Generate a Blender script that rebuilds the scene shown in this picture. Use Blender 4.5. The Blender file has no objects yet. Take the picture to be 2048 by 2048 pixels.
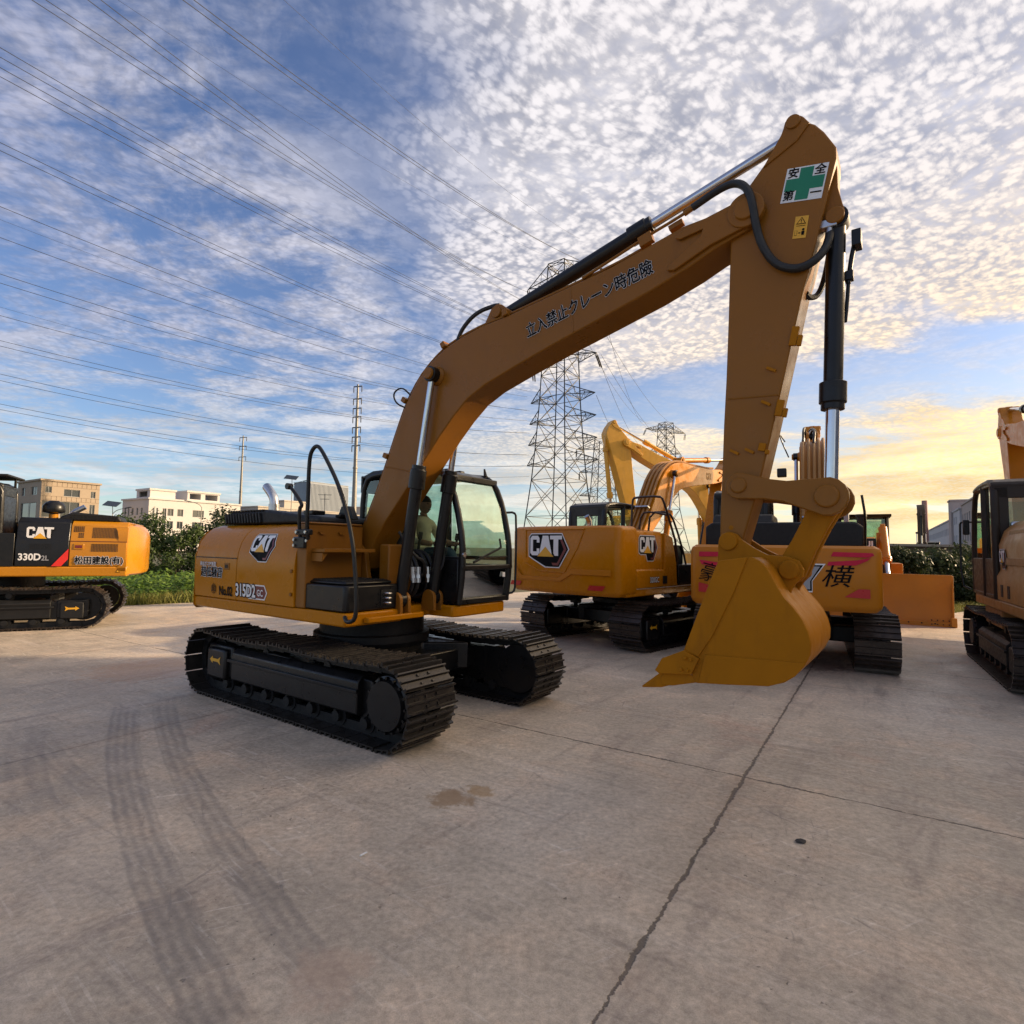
import bpy, bmesh, math, random
from mathutils import Vector, Matrix, Euler
R = math.radians
S = bpy.context.scene
COL = S.collection
# ------------------------------------------------------------------ camera
cam_data = bpy.data.cameras.new("camera")
cam = bpy.data.objects.new("camera", cam_data); COL.objects.link(cam)
PITCH, ROLL, CAM_H = .0633, .0159, 1.838
cp, sp, cr, sr = math.cos(PITCH), math.sin(PITCH), math.cos(ROLL), math.sin(ROLL)
fw = Vector((0, cp, sp)); up0 = Vector((0, -sp, cp)); rt0 = Vector((1, 0, 0))
rt = rt0*cr + up0*sr; up = up0*cr - rt0*sr
cam.matrix_world = Matrix(((rt.x, up.x, -fw.x, 0), (rt.y, up.y, -fw.y, 0), (rt.z, up.z, -fw.z, CAM_H), (0, 0, 0, 1)))
cam_data.sensor_width = 36; cam_data.lens = 1134.7/2048*36
cam_data.clip_start = .05; cam_data.clip_end = 6000
S.camera = cam
# ------------------------------------------------------------------ sun, sky, exposure
SUN_AZ, SUN_EL = R(11), R(19)            # azimuth from +X towards +Y
sun_d = bpy.data.lights.new("sun", 'SUN'); sun_d.energy = 4.3; sun_d.angle = R(.6); sun_d.color = (1, .75, .48)
sun = bpy.data.objects.new("sun", sun_d); COL.objects.link(sun)
sdir = Vector((math.cos(SUN_EL)*math.cos(SUN_AZ), math.cos(SUN_EL)*math.sin(SUN_AZ), math.sin(SUN_EL)))
sun.rotation_euler = sdir.to_track_quat('Z', 'Y').to_euler(); sun.location = sdir*60
S.view_settings.view_transform = 'Standard'; S.view_settings.look = 'None'
S.view_settings.exposure = .62; S.view_settings.gamma = 1
S.render.engine = 'CYCLES'
S.cycles.max_bounces = 6; S.cycles.transparent_max_bounces = 12
S.cycles.sample_clamp_indirect = 6

class NT:
    """short hand for building node trees"""
    def __init__(s, tree): s.t = tree; s.n = tree.nodes; s.l = tree.links; s.n.clear()
    def add(s, typ, ins=None, **kw):
        nd = s.n.new(typ)
        for k, v in kw.items(): setattr(nd, k, v)
        for k, v in (ins or {}).items(): s.set(nd.inputs[k], v)
        return nd
    def set(s, sock, v):
        if isinstance(v, bpy.types.NodeSocket): s.l.new(v, sock)
        elif isinstance(v, bpy.types.Node): s.l.new(v.outputs[0], sock)
        else: sock.default_value = v
    def m(s, op, a, b=0.0, c=None, clamp=False):
        nd = s.n.new('ShaderNodeMath'); nd.operation = op; nd.use_clamp = clamp
        s.set(nd.inputs[0], a); s.set(nd.inputs[1], b)
        if c is not None: s.set(nd.inputs[2], c)
        return nd.outputs[0]
    def vm(s, op, a, b=(0, 0, 0)):
        nd = s.n.new('ShaderNodeVectorMath'); nd.operation = op
        s.set(nd.inputs[0], a); s.set(nd.inputs[1], b)
        return nd.outputs['Value'] if op in ('DOT_PRODUCT', 'LENGTH') else nd.outputs[0]
    def ramp(s, x, lo, hi, a=0.0, b=1.0, smooth=True):
        nd = s.n.new('ShaderNodeMapRange'); nd.interpolation_type = 'SMOOTHSTEP' if smooth else 'LINEAR'; nd.clamp = True
        s.set(nd.inputs[0], x); s.set(nd.inputs[1], lo); s.set(nd.inputs[2], hi); s.set(nd.inputs[3], a); s.set(nd.inputs[4], b)
        return nd.outputs[0]
    def noise(s, vec, scale, detail=4, rough=.55, dist=0.0, dims='3D'):
        nd = s.n.new('ShaderNodeTexNoise'); nd.noise_dimensions = dims
        s.set(nd.inputs['Vector'], vec); s.set(nd.inputs['Scale'], scale); s.set(nd.inputs['Detail'], detail)
        s.set(nd.inputs['Roughness'], rough); s.set(nd.inputs['Distortion'], dist)
        return nd.outputs[0]
    def mix(s, f, a, b, typ='MIX'):
        nd = s.n.new('ShaderNodeMix'); nd.data_type = 'RGBA'; nd.blend_type = typ
        s.set(nd.inputs[0], f); s.set(nd.inputs[6], a); s.set(nd.inputs[7], b)
        return nd.outputs[2]
    def xyz(s, v):
        nd = s.n.new('ShaderNodeSeparateXYZ'); s.set(nd.inputs[0], v); return nd.outputs
    def comb(s, x, y, z=0.0):
        nd = s.n.new('ShaderNodeCombineXYZ'); s.set(nd.inputs[0], x); s.set(nd.inputs[1], y); s.set(nd.inputs[2], z); return nd.outputs[0]
def C4(c): return (c[0], c[1], c[2], 1)

# world: physical sky with a procedural layer of fleecy cloud at a flat cloud ceiling
W = bpy.data.worlds.new("World"); S.world = W; W.use_nodes = True
g = NT(W.node_tree)
sky = g.add('ShaderNodeTexSky', sky_type='NISHITA', sun_disc=False)
sky.sun_elevation = SUN_EL; sky.sun_rotation = math.pi/2 - SUN_AZ; sky.dust_density = .7; sky.ozone_density = 3.2; sky.air_density = 1.0
tc = g.add('ShaderNodeTexCoord'); d = tc.outputs['Generated']
dx, dy, dz = g.xyz(d)
zz = g.m('MAXIMUM', dz, .004)
den = g.m('ADD', zz, .09)
px = g.m('DIVIDE', dx, den); py = g.m('DIVIDE', dy, den)
P = g.comb(px, py)
sund = g.vm('DOT_PRODUCT', d, tuple(sdir))
warp = g.add('ShaderNodeTexNoise', {'Vector': P, 'Scale': 1.6, 'Detail': 3})
Pw = g.vm('ADD', P, g.vm('MULTIPLY', g.vm('SUBTRACT', warp.outputs[1], (.5, .5, .5)), (.17, .17, 0)))
# small fleece cells
vor = g.add('ShaderNodeTexVoronoi', {'Vector': Pw, 'Scale': 30.0, 'Smoothness': .3}, feature='SMOOTH_F1')
vor2 = g.add('ShaderNodeTexVoronoi', {'Vector': Pw, 'Scale': 64.0, 'Smoothness': .3}, feature='SMOOTH_F1')
fle = g.m('ADD', g.m('MULTIPLY', vor.outputs[0], .62), g.m('MULTIPLY', vor2.outputs[0], .38))
fnm = g.add('ShaderNodeMapping', {'Vector': Pw, 'Rotation': (0, 0, R(35)), 'Scale': (1.0, .5, 1)}, vector_type='TEXTURE')
fn = g.noise(fnm.outputs[0], 22, 8, .68, .3)
fl = g.m('SUBTRACT', g.m('ADD', fle, g.m('MULTIPLY', g.m('SUBTRACT', fn, .5), 1.0)), 0.0)
fleece = g.ramp(fl, .26, .86, 1, 0)          # 1 in the middle of a puff
# where the fleece lies (right of a line in the cloud plane) and holes near the horizon
big = g.noise(P, 1.1, 4, .6)
big2 = g.noise(g.vm('MULTIPLY', P, (.55, .9, 1)), .9, 5, .62, .4)
edge = g.m('ADD', g.m('ADD', px, g.m('MULTIPLY', py, .10)), g.m('MULTIPLY', g.m('SUBTRACT', big, .5), 1.5))
cover = g.ramp(edge, -.36, .16)
rad = g.vm('LENGTH', P)
gap = g.m('MULTIPLY', g.ramp(rad, 2.2, 2.8), g.ramp(rad, 3.0, 3.7, 1, .45))
hole = g.ramp(g.m('ADD', big2, g.m('MULTIPLY', gap, -.145)), .33, .45)
cover = g.m('MULTIPLY', cover, hole)
alto = g.m('MULTIPLY', cover, g.m('ADD', .66, g.m('MULTIPLY', fleece, .34)))
# thin streaky veil over the left half
Ps = g.vm('MULTIPLY', Pw, (.75, 2.1, 1))
mapr = g.add('ShaderNodeMapping', {'Vector': Pw, 'Rotation': (0, 0, R(-28)), 'Scale': (.8, 2.0, 1)})
veil = g.noise(mapr.outputs[0], 1.35, 7, .62, .6)
veil2 = g.noise(Pw, 5.5, 6, .66, .3)
v = g.m('ADD', g.m('MULTIPLY', veil, .55), g.m('MULTIPLY', veil2, .45))
cir = g.m('MULTIPLY', g.ramp(v, .40, .60), .86)
# a clear blue rift between the veil and the fleece
rift = g.m('ABSOLUTE', g.m('ADD', g.m('ADD', px, .34), g.m('MULTIPLY', g.m('SUBTRACT', big, .5), 1.2)))
cir = g.m('MULTIPLY', cir, g.ramp(rift, .0, .34, .30, 1))
cir = g.m('MULTIPLY', cir, g.ramp(edge, -.1, .6, 1, .25))
cl = g.m('MAXIMUM', alto, cir)
cl = g.m('MULTIPLY', cl, g.ramp(dz, -.01, .06, .35, 1))
# cloud light: lavender-white overhead, warm towards the low sun
warm = g.ramp(sund, .02, .86)
low = g.ramp(dz, .0, .58, 1, 0)
wl = g.m('MULTIPLY', warm, g.m('ADD', g.m('MULTIPLY', low, .95), .05))
cbase = g.mix(g.ramp(sund, -.55, .45), (.29, .30, .40, 1), (.56, .54, .56, 1))
cbase = g.mix(g.m('MULTIPLY', g.ramp(dz, .04, .36, 1, 0), .75), cbase, (.60, .63, .62, 1))
ccol = g.mix(wl, cbase, (.90, .62, .26, 1))
stk = g.noise(g.vm('MULTIPLY', d, (2.2, 2.2, 16)), 1.6, 6, .62, .4)
shade = g.m('ADD', .62, g.m('MULTIPLY', g.m('MAXIMUM', fleece, g.ramp(v, .40, .70)), .50))
lowk = g.ramp(dz, .10, .30, 1, 0)
shade = g.m('ADD', g.m('MULTIPLY', shade, g.m('SUBTRACT', 1.0, lowk)), g.m('MULTIPLY', lowk, g.ramp(stk, .36, .66, .70, 1.10)))
ccol = g.mix(1, ccol, g.comb(shade, shade, shade), 'MULTIPLY')
# clear air: the physical sky, richer blue away from the sun
hsv = g.add('ShaderNodeHueSaturation', {'Hue': .512, 'Saturation': 1.02, 'Value': .97, 'Color': sky.outputs[0]})
SKYK = .115
skyc = g.mix(1, hsv.outputs[0], (SKYK, SKYK, SKYK, 1), 'MULTIPLY')
skyc = g.mix(g.m('MULTIPLY', g.m('MULTIPLY', warm, g.ramp(dz, .05, .40, 1, 0)), .55), skyc, (.62, .56, .42, 1))
final = g.mix(cl, skyc, ccol)
gl_ = g.m('POWER', g.ramp(sund, .80, 1.0), 1.5)  # extra glow added round the unseen sun to brighten the shaded ground
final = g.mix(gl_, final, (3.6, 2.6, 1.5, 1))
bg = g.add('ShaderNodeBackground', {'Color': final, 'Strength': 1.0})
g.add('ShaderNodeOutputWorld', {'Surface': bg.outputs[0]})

# ------------------------------------------------------------------ materials
MATS = {}
def mat(name, col, rough=.5, metal=0.0, var=.12, vscale=3.0, bump=0.0, bscale=60, coat=0.0, dirt=0.0, dirtcol=(.16, .12, .085), spec=.5, streak=False):
    if name in MATS: return MATS[name]
    m = bpy.data.materials.new(name); m.use_nodes = True
    g = NT(m.node_tree)
    tc = g.add('ShaderNodeTexCoord'); o = tc.outputs['Object']
    n1 = g.noise(o, vscale, 5, .6)
    k = g.ramp(n1, .25, .75, 1-var, 1+var, False)
    c = g.mix(1, C4(col), g.comb(k, k, k), 'MULTIPLY')
    rg = g.ramp(g.noise(o, vscale*4, 4, .6), .3, .7, max(.02, rough-.10), min(1, rough+.12), False)
    if dirt > 0:
        vec = g.vm('MULTIPLY', o, (1, 1, .22)) if streak else o
        n2 = g.noise(vec, vscale*2.2, 7, .68, .3)
        df = g.m('MULTIPLY', g.ramp(n2, .50, .72), dirt)
        c = g.mix(df, c, C4(dirtcol))
        rg = g.m('ADD', rg, g.m('MULTIPLY', df, .35), clamp=True)
    b = g.add('ShaderNodeBsdfPrincipled', {'Base Color': c, 'Roughness': rg, 'Metallic': metal, 'Specular IOR Level': spec})
    if coat: b.inputs['Coat Weight'].default_value = coat; b.inputs['Coat Roughness'].default_value = .12
    if bump:
        bp = g.add('ShaderNodeBump', {'Strength': bump, 'Distance': .01, 'Height': g.noise(o, bscale, 4, .6)})
        g.set(b.inputs['Normal'], bp.outputs[0])
    g.add('ShaderNodeOutputMaterial', {'Surface': b.outputs[0]})
    MATS[name] = m
    return m
YEL = mat('yellow_paint', (.255, .100, .010), .33, var=.08, vscale=1.1, spec=.24, dirt=.42, dirtcol=(.185, .078, .018), streak=True, bump=.04, bscale=90)
YELD = mat('worked_yellow_paint', (.375, .140, .004), .50, var=.12, vscale=2.6, spec=.10, dirt=.45, dirtcol=(.19, .072, .010), bump=.10, bscale=70, streak=True)
YELG = mat('glossy_yellow_paint', (.46, .168, .002), .24, var=.05, vscale=1.2, coat=.05, spec=.14, dirt=.10, dirtcol=(.32, .13, .02))
YELR = mat('rear_yellow_paint', (.50, .178, .003), .25, var=.05, vscale=1.2, coat=.08, spec=.22, dirt=.10, dirtcol=(.36, .14, .02))
ORG = mat('orange_yellow_paint', (.48, .195, .006), .27, var=.05, vscale=1.2, coat=.3, spec=.3)
BLADE = mat('blade_yellow_paint', (.52, .225, .022), .45, var=.12, vscale=1.2, dirt=.3, dirtcol=(.36, .16, .04))
AMB = mat('amber_paint', (.49, .170, .008), .36, var=.08, vscale=1.4, coat=.08, spec=.22, dirt=.2, dirtcol=(.36, .19, .06))
TAN = mat('dusty_tan_paint', (.37, .180, .055), .42, var=.10, vscale=1.6, spec=.3, dirt=.35, dirtcol=(.30, .19, .10))
YB = mat('bright_yellow_paint', (.70, .36, .035), .38, var=.10, vscale=2, dirt=.35, dirtcol=(.34, .18, .05), streak=True)
BLK = mat('black_paint', (.006, .006, .0065), .34, var=.2, vscale=3, coat=.05, spec=.38, dirt=.25, dirtcol=(.018, .016, .014))
BLKM = mat('matt_black', (.010, .010, .0105), .55, var=.25, vscale=6, spec=.35, dirt=.3, dirtcol=(.028, .024, .021))
SHOE = mat('track_steel', (.032, .029, .027), .33, metal=.5, var=.3, vscale=5, dirt=.45, dirtcol=(.06, .048, .04), bump=.15, bscale=50)
SHOEB = mat('worn_track_steel', (.050, .038, .031), .34, metal=.5, var=.3, vscale=5, dirt=.5, dirtcol=(.11, .08, .06), bump=.15, bscale=50)
RUB = mat('hose_rubber', (.012, .012, .013), .5, var=.2, bump=.2, bscale=120)
CHR = mat('chrome_rod', (.62, .62, .64), .12, metal=1, var=.05)
SIL = mat('silver_steel', (.55, .55, .56), .3, metal=1, var=.1)
WHT = mat('white_vinyl', (.78, .78, .78), .4, var=.03)
INK = mat('black_vinyl', (.006, .006, .007), .6, var=.05, spec=.08)
NAVY = mat('navy_vinyl', (.02, .022, .06), .4, var=.05)
RED = mat('red_vinyl', (.46, .012, .014), .35, var=.08)
DRED = mat('dark_red_vinyl', (.16, .02, .022), .35, var=.1)
PINK = mat('pink_spray_paint', (.56, .03, .065), .6, spec=.1, var=.12, vscale=9)
GRN = mat('green_vinyl', (.01, .20, .10), .4, var=.04)
YVIN = mat('yellow_vinyl', (.75, .38, .02), .4, var=.04)
GREYV = mat('grey_vinyl', (.30, .31, .34), .35, var=.08)
SEATM = mat('seat_fabric', (.03, .03, .032), .8)
def glass(name, tint=(.75, .9, .82), alpha=.72, dark=(.02, .03, .028)):
    m = bpy.data.materials.new(name); m.use_nodes = True
    g = NT(m.node_tree)
    tr = g.add('ShaderNodeBsdfTransparent', {'Color': C4(tint)})
    gl = g.add('ShaderNodeBsdfGlossy', {'Color': (.9, .95, .92, 1), 'Roughness': .03})
    df = g.add('ShaderNodeBsdfDiffuse', {'Color': C4(dark)})
    n = g.noise(g.add('ShaderNodeTexCoord').outputs['Object'], 4, 5, .65)
    film = g.add('ShaderNodeMixShader', {0: g.m('MULTIPLY', g.ramp(n, .35, .7), 1-alpha), 1: tr.outputs[0], 2: df.outputs[0]})
    fr = g.add('ShaderNodeFresnel', {'IOR': 1.5})
    mx = g.add('ShaderNodeMixShader', {0: g.m('ADD', g.m('MULTIPLY', fr.outputs[0], .9), .04, clamp=True), 1: film.outputs[0], 2: gl.outputs[0]})
    g.add('ShaderNodeOutputMaterial', {'Surface': mx.outputs[0]})
    return m
GLS = glass('cab_glass', (.70, .84, .74), .80, (.15, .18, .14))
GLD = glass('dark_glass', (.30, .34, .33), .8)
def wglass():
    m = bpy.data.materials.new('window_glass'); m.use_nodes = True; g = NT(m.node_tree)
    b = g.add('ShaderNodeBsdfPrincipled', {'Base Color': (.035, .045, .055, 1), 'Roughness': .08, 'Specular IOR Level': .8})
    g.add('ShaderNodeOutputMaterial', {'Surface': b.outputs[0]}); return m
WGL = wglass()

# ------------------------------------------------------------------ mesh helpers
class MB:
    def __init__(s): s.v = []; s.f = []; s.mi = []; s.cur = 0
    def add(s, vs, fs):
        b = len(s.v); s.v += [tuple(p) for p in vs]
        for f in fs: s.f.append(tuple(b+i for i in f)); s.mi.append(s.cur)
        return s
    def box(s, c, size, rot=None, taper=1.0):
        x, y, z = [k/2 for k in size]
        pts = [(-x, -y, -z), (x, -y, -z), (x, y, -z), (-x, y, -z), (-x*taper, -y*taper, z), (x*taper, -y*taper, z), (x*taper, y*taper, z), (-x*taper, y*taper, z)]
        M = Euler(rot).to_matrix() if rot else None
        c = Vector(c)
        pts = [c + (M @ Vector(p) if M else Vector(p)) for p in pts]
        return s.add(pts, [(0, 3, 2, 1), (4, 5, 6, 7), (0, 1, 5, 4), (1, 2, 6, 5), (2, 3, 7, 6), (3, 0, 4, 7)])
    def bx(s, x0, x1, y0, y1, z0, z1): return s.box(((x0+x1)/2, (y0+y1)/2, (z0+z1)/2), (x1-x0, y1-y0, z1-z0))
    def prism(s, poly, a, b, plane='xz'):
        """polygon in plane extruded from a to b along the third axis"""
        def P(p, t):
            return {'xz': (p[0], t, p[1]), 'xy': (p[0], p[1], t), 'yz': (t, p[0], p[1])}[plane]
        n = len(poly)
        vs = [P(p, a) for p in poly] + [P(p, b) for p in poly]
        fs = [tuple(range(n))[::-1], tuple(range(n, 2*n))] + [(i, (i+1) % n, n+(i+1) % n, n+i) for i in range(n)]
        return s.add(vs, fs)
    def frame(s, a, b):
        a, b = Vector(a), Vector(b); d = (b-a).normalized()
        u = d.orthogonal().normalized() if abs(d.z) > .95 else d.cross(Vector((0, 0, 1))).normalized()
        return a, b, u, d.cross(u).normalized()
    def cyl(s, a, b, r, r2=None, n=20, caps=True):
        r2 = r if r2 is None else r2
        a, b, u, w = s.frame(a, b)
        vs = []
        for p, q in ((a, r), (b, r2)):
            for i in range(n):
                t = 2*math.pi*i/n; vs.append(p + u*(q*math.cos(t)) + w*(q*math.sin(t)))
        fs = [(i, (i+1) % n, n+(i+1) % n, n+i) for i in range(n)]
        if caps: fs += [tuple(range(n))[::-1], tuple(range(n, 2*n))]
        return s.add(vs, fs)
    def lathe(s, a, b, prof, n=24):
        """prof: (t along a-b in metres, radius)"""
        a, b, u, w = s.frame(a, b); d = (b-a).normalized(); vs = []; k = len(prof)
        for t, r in prof:
            for i in range(n):
                q = 2*math.pi*i/n; vs.append(a + d*t + u*(r*math.cos(q)) + w*(r*math.sin(q)))
        fs = [(j*n+i, j*n+(i+1) % n, (j+1)*n+(i+1) % n, (j+1)*n+i) for j in range(k-1) for i in range(n)]
        fs += [tuple(range(n))[::-1], tuple(range((k-1)*n, k*n))]
        return s.add(vs, fs)
    def tube(s, pts, r, n=8, smooth=2):
        pts = [Vector(p) for p in pts]
        for _ in range(smooth):
            q = [pts[0]]
            for i in range(len(pts)-1):
                q += [pts[i].lerp(pts[i+1], .25), pts[i].lerp(pts[i+1], .75)]
            pts = q + [pts[-1]]
        vs = []; u = None
        for i, p in enumerate(pts):
            d = (pts[min(i+1, len(pts)-1)] - pts[max(i-1, 0)])
            if d.length < 1e-9: d = Vector((0, 0, 1))
            d.normalize()
            if u is None: u = d.orthogonal().normalized()
            u = (u - d*u.dot(d))
            u = u.normalized() if u.length > 1e-6 else d.orthogonal().normalized()
            w = d.cross(u)
            rr = r[i*len(r)//len(pts)] if isinstance(r, (list, tuple)) else r
            for k in range(n):
                t = 2*math.pi*k/n; vs.append(p + u*(rr*math.cos(t)) + w*(rr*math.sin(t)))
        m = len(pts)
        fs = [(j*n+i, j*n+(i+1) % n, (j+1)*n+(i+1) % n, (j+1)*n+i) for j in range(m-1) for i in range(n)]
        fs += [tuple(range(n))[::-1], tuple(range((m-1)*n, m*n))]
        return s.add(vs, fs)
    def loft(s, loops, closed=True, caps=True):
        n = len(loops[0]); vs = [p for l in loops for p in l]
        k = n if closed else n-1
        fs = [(j*n+i, j*n+(i+1) % n, (j+1)*n+(i+1) % n, (j+1)*n+i) for j in range(len(loops)-1) for i in range(k)]
        if caps and closed: fs += [tuple(range(n))[::-1], tuple(range((len(loops)-1)*n, len(loops)*n))]
        return s.add(vs, fs)
    def bar(s, a, b, w, h=None):
        """square bar between two points"""
        h = h or w
        a, b, u, v = s.frame(a, b)
        vs = [p + u*(x*w/2) + v*(y*h/2) for p in (a, b) for x, y in ((-1, -1), (1, -1), (1, 1), (-1, 1))]
        return s.add(vs, [(0, 3, 2, 1), (4, 5, 6, 7), (0, 1, 5, 4), (1, 2, 6, 5), (2, 3, 7, 6), (3, 0, 4, 7)])
    def xf(s, M, start=0):
        for i in range(start, len(s.v)): s.v[i] = tuple(M @ Vector(s.v[i]))
        return s
    def build(s, name, mats, parent=None, bevel=0.0, smooth=30, seg=2):
        me = bpy.data.meshes.new(name)
        me.from_pydata(s.v, [], s.f)
        mats = mats if isinstance(mats, (list, tuple)) else [mats]
        for m in mats: me.materials.append(m)
        if len(mats) > 1: me.polygons.foreach_set('material_index', s.mi)
        bm = bmesh.new(); bm.from_mesh(me); bmesh.ops.recalc_face_normals(bm, faces=bm.faces); bm.to_mesh(me); bm.free()
        if smooth:
            me.polygons.foreach_set('use_smooth', [True]*len(me.polygons))
            me.set_sharp_from_angle(angle=R(smooth))
        me.update()
        o = bpy.data.objects.new(name, me); COL.objects.link(o)
        if parent: o.parent = parent
        if bevel:
            b = o.modifiers.new('bevel', 'BEVEL'); b.width = bevel; b.segments = seg; b.limit_method = 'ANGLE'; b.angle_limit = R(32)
        return o
def tag(o, label=None, cat=None, group=None, kind=None):
    for k, v in (('label', label), ('category', cat), ('group', group), ('kind', kind)):
        if v: o[k] = v
    return o
def empty(name, loc, rz=0, parent=None):
    o = bpy.data.objects.new(name, None); COL.objects.link(o); o.location = loc; o.rotation_euler = (0, 0, rz)
    o.empty_display_size = .3
    if parent: o.parent = parent
    return o
def font_shape(text, size=1.0, bold=0.0, align='CENTER', spacing=1.0):
    """flat triangles of some lettering: (verts 2d, faces)"""
    cu = bpy.data.curves.new('lettering', 'FONT'); cu.body = text; cu.size = size; cu.offset = bold
    cu.align_x = align; cu.align_y = 'CENTER'; cu.fill_mode = 'FRONT'; cu.resolution_u = 3; cu.space_character = spacing
    ob = bpy.data.objects.new('lettering', cu); COL.objects.link(ob)
    dg = bpy.context.evaluated_depsgraph_get()
    me = bpy.data.meshes.new_from_object(ob.evaluated_get(dg))
    vs = [(v.co.x, v.co.y) for v in me.vertices]; fs = [tuple(p.vertices) for p in me.polygons]
    bpy.data.objects.remove(ob); bpy.data.curves.remove(cu); bpy.data.meshes.remove(me)
    return vs, fs
LAYSUB = [0.0]
def finer(shape, mx):
    bm = bmesh.new(); vs = [bm.verts.new((x, y, 0)) for x, y in shape[0]]
    for f in shape[1]:
        try: bm.faces.new([vs[i] for i in f])
        except ValueError: pass
    bmesh.ops.triangulate(bm, faces=bm.faces)
    for _ in range(7):
        es = [e for e in bm.edges if e.calc_length() > mx]
        if not es: break
        bmesh.ops.subdivide_edges(bm, edges=es, cuts=1); bmesh.ops.triangulate(bm, faces=[f for f in bm.faces if len(f.verts) > 3])
    bm.verts.index_update()
    r = ([(v.co.x, v.co.y) for v in bm.verts], [tuple(v.index for v in f.verts) for f in bm.faces]); bm.free(); return r
def lay(mb, shape, fn, lift, mi, sx=1.0, shear=0.0, off=(0, 0)):
    """lay a flat 2d shape on a surface; fn(u, v, lift) gives the 3d point"""
    vs, fs = finer(shape, LAYSUB[0]) if LAYSUB[0] else shape
    mb.cur = mi
    mb.add([fn((u+shear*v)*sx+off[0], v+off[1], lift) for u, v in vs], fs)
def polyshape(pts): return (pts, [tuple(range(len(pts)))])
def lettering(name, parent, text, size, fn, mats, bold=.02, halo=0.0, sx=1.0, shear=0.0, align='CENTER', lift=.004, spacing=1.0, fat=0.0):
    mb = MB()
    if halo:
        sh_ = font_shape(text, size, bold*size, align, spacing)
        for k in range(8): lay(mb, sh_, fn, lift+k*.00015, 1, sx, shear, (math.cos(k*.7854)*halo*size*1.15, math.sin(k*.7854)*halo*size*1.15))
    for k in range(8 if fat else 1): lay(mb, font_shape(text, size, bold*size, align, spacing), fn, lift+.003+k*.00015, 0, sx, shear, (math.cos(k*.7854)*fat*size, math.sin(k*.7854)*fat*size) if fat else (0, 0))
    return mb.build(name, mats, parent, smooth=0)
def on_plane(o, u, v, n):
    o, u, v, n = Vector(o), Vector(u).normalized(), Vector(v).normalized(), Vector(n).normalized()
    return lambda a, b, l: o + u*a + v*b + n*l
# heavy three letter badge with a triangle under the middle letter
_C = [(.30, .62), (.30, .74), (.10, .74), (.10, .26), (.30, .26), (.30, .38), (.44, .38), (.44, .22), (.36, .10), (.06, .10), (-.04, .20), (-.04, .80), (.06, .90), (.36, .90), (.44, .80), (.44, .62)]
_A = [(.60, .90), (.88, .90), (1.06, .10), (.90, .10), (.74, .34), (.58, .10), (.42, .10)]
_T = [(.96, .90), (1.52, .90), (1.52, .75), (1.35, .75), (1.35, .10), (1.19, .10), (1.13, .20), (1.13, .75), (.96, .75)]
def badge_letters(mb, fn, s, lift, white, tri, off=(0, 0), tri_only=False):
    for L_ in (_C, _A, _T):
        lay(mb, polyshape([(x*s+off[0], y*s+off[1]) for x, y in L_]), fn, lift, white)
    lay(mb, polyshape([(x*s+off[0], y*s+off[1]) for x, y in ((.34, .06), (1.14, .06), (.74, .46))]), fn, lift+.003, tri)
def hex_badge(name, parent, fn, s):
    """dark faceted plate with red edge carrying the letters"""
    mb = MB()
    def L_(pts): return polyshape([(x*s, y*s) for x, y in pts])
    lay(mb, L_([(-.14, .05), (.02, -.04), (.58, -.04), (.72, -.38), (1.40, -.38), (1.84, .36), (1.52, 1.00), (0, 1.00), (-.14, .86)]), fn, .004, 3)
    lay(mb, L_([(-.10, .08), (.04, 0), (.62, 0), (.76, -.34), (1.38, -.34), (1.79, .36), (1.50, .96), (.02, .96), (-.10, .84)]), fn, .006, 2)
    lay(mb, L_([(1.10, -.28), (1.34, -.28), (1.72, .36), (1.50, .80), (1.44, .72), (1.60, .36), (1.30, -.18), (1.04, -.18)]), fn, .008, 4)
    badge_letters(mb, fn, s, .010, 0, 1)
    return mb.build(name, [WHT, YVIN, INK, WHT, DRED], parent, smooth=0)
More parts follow.
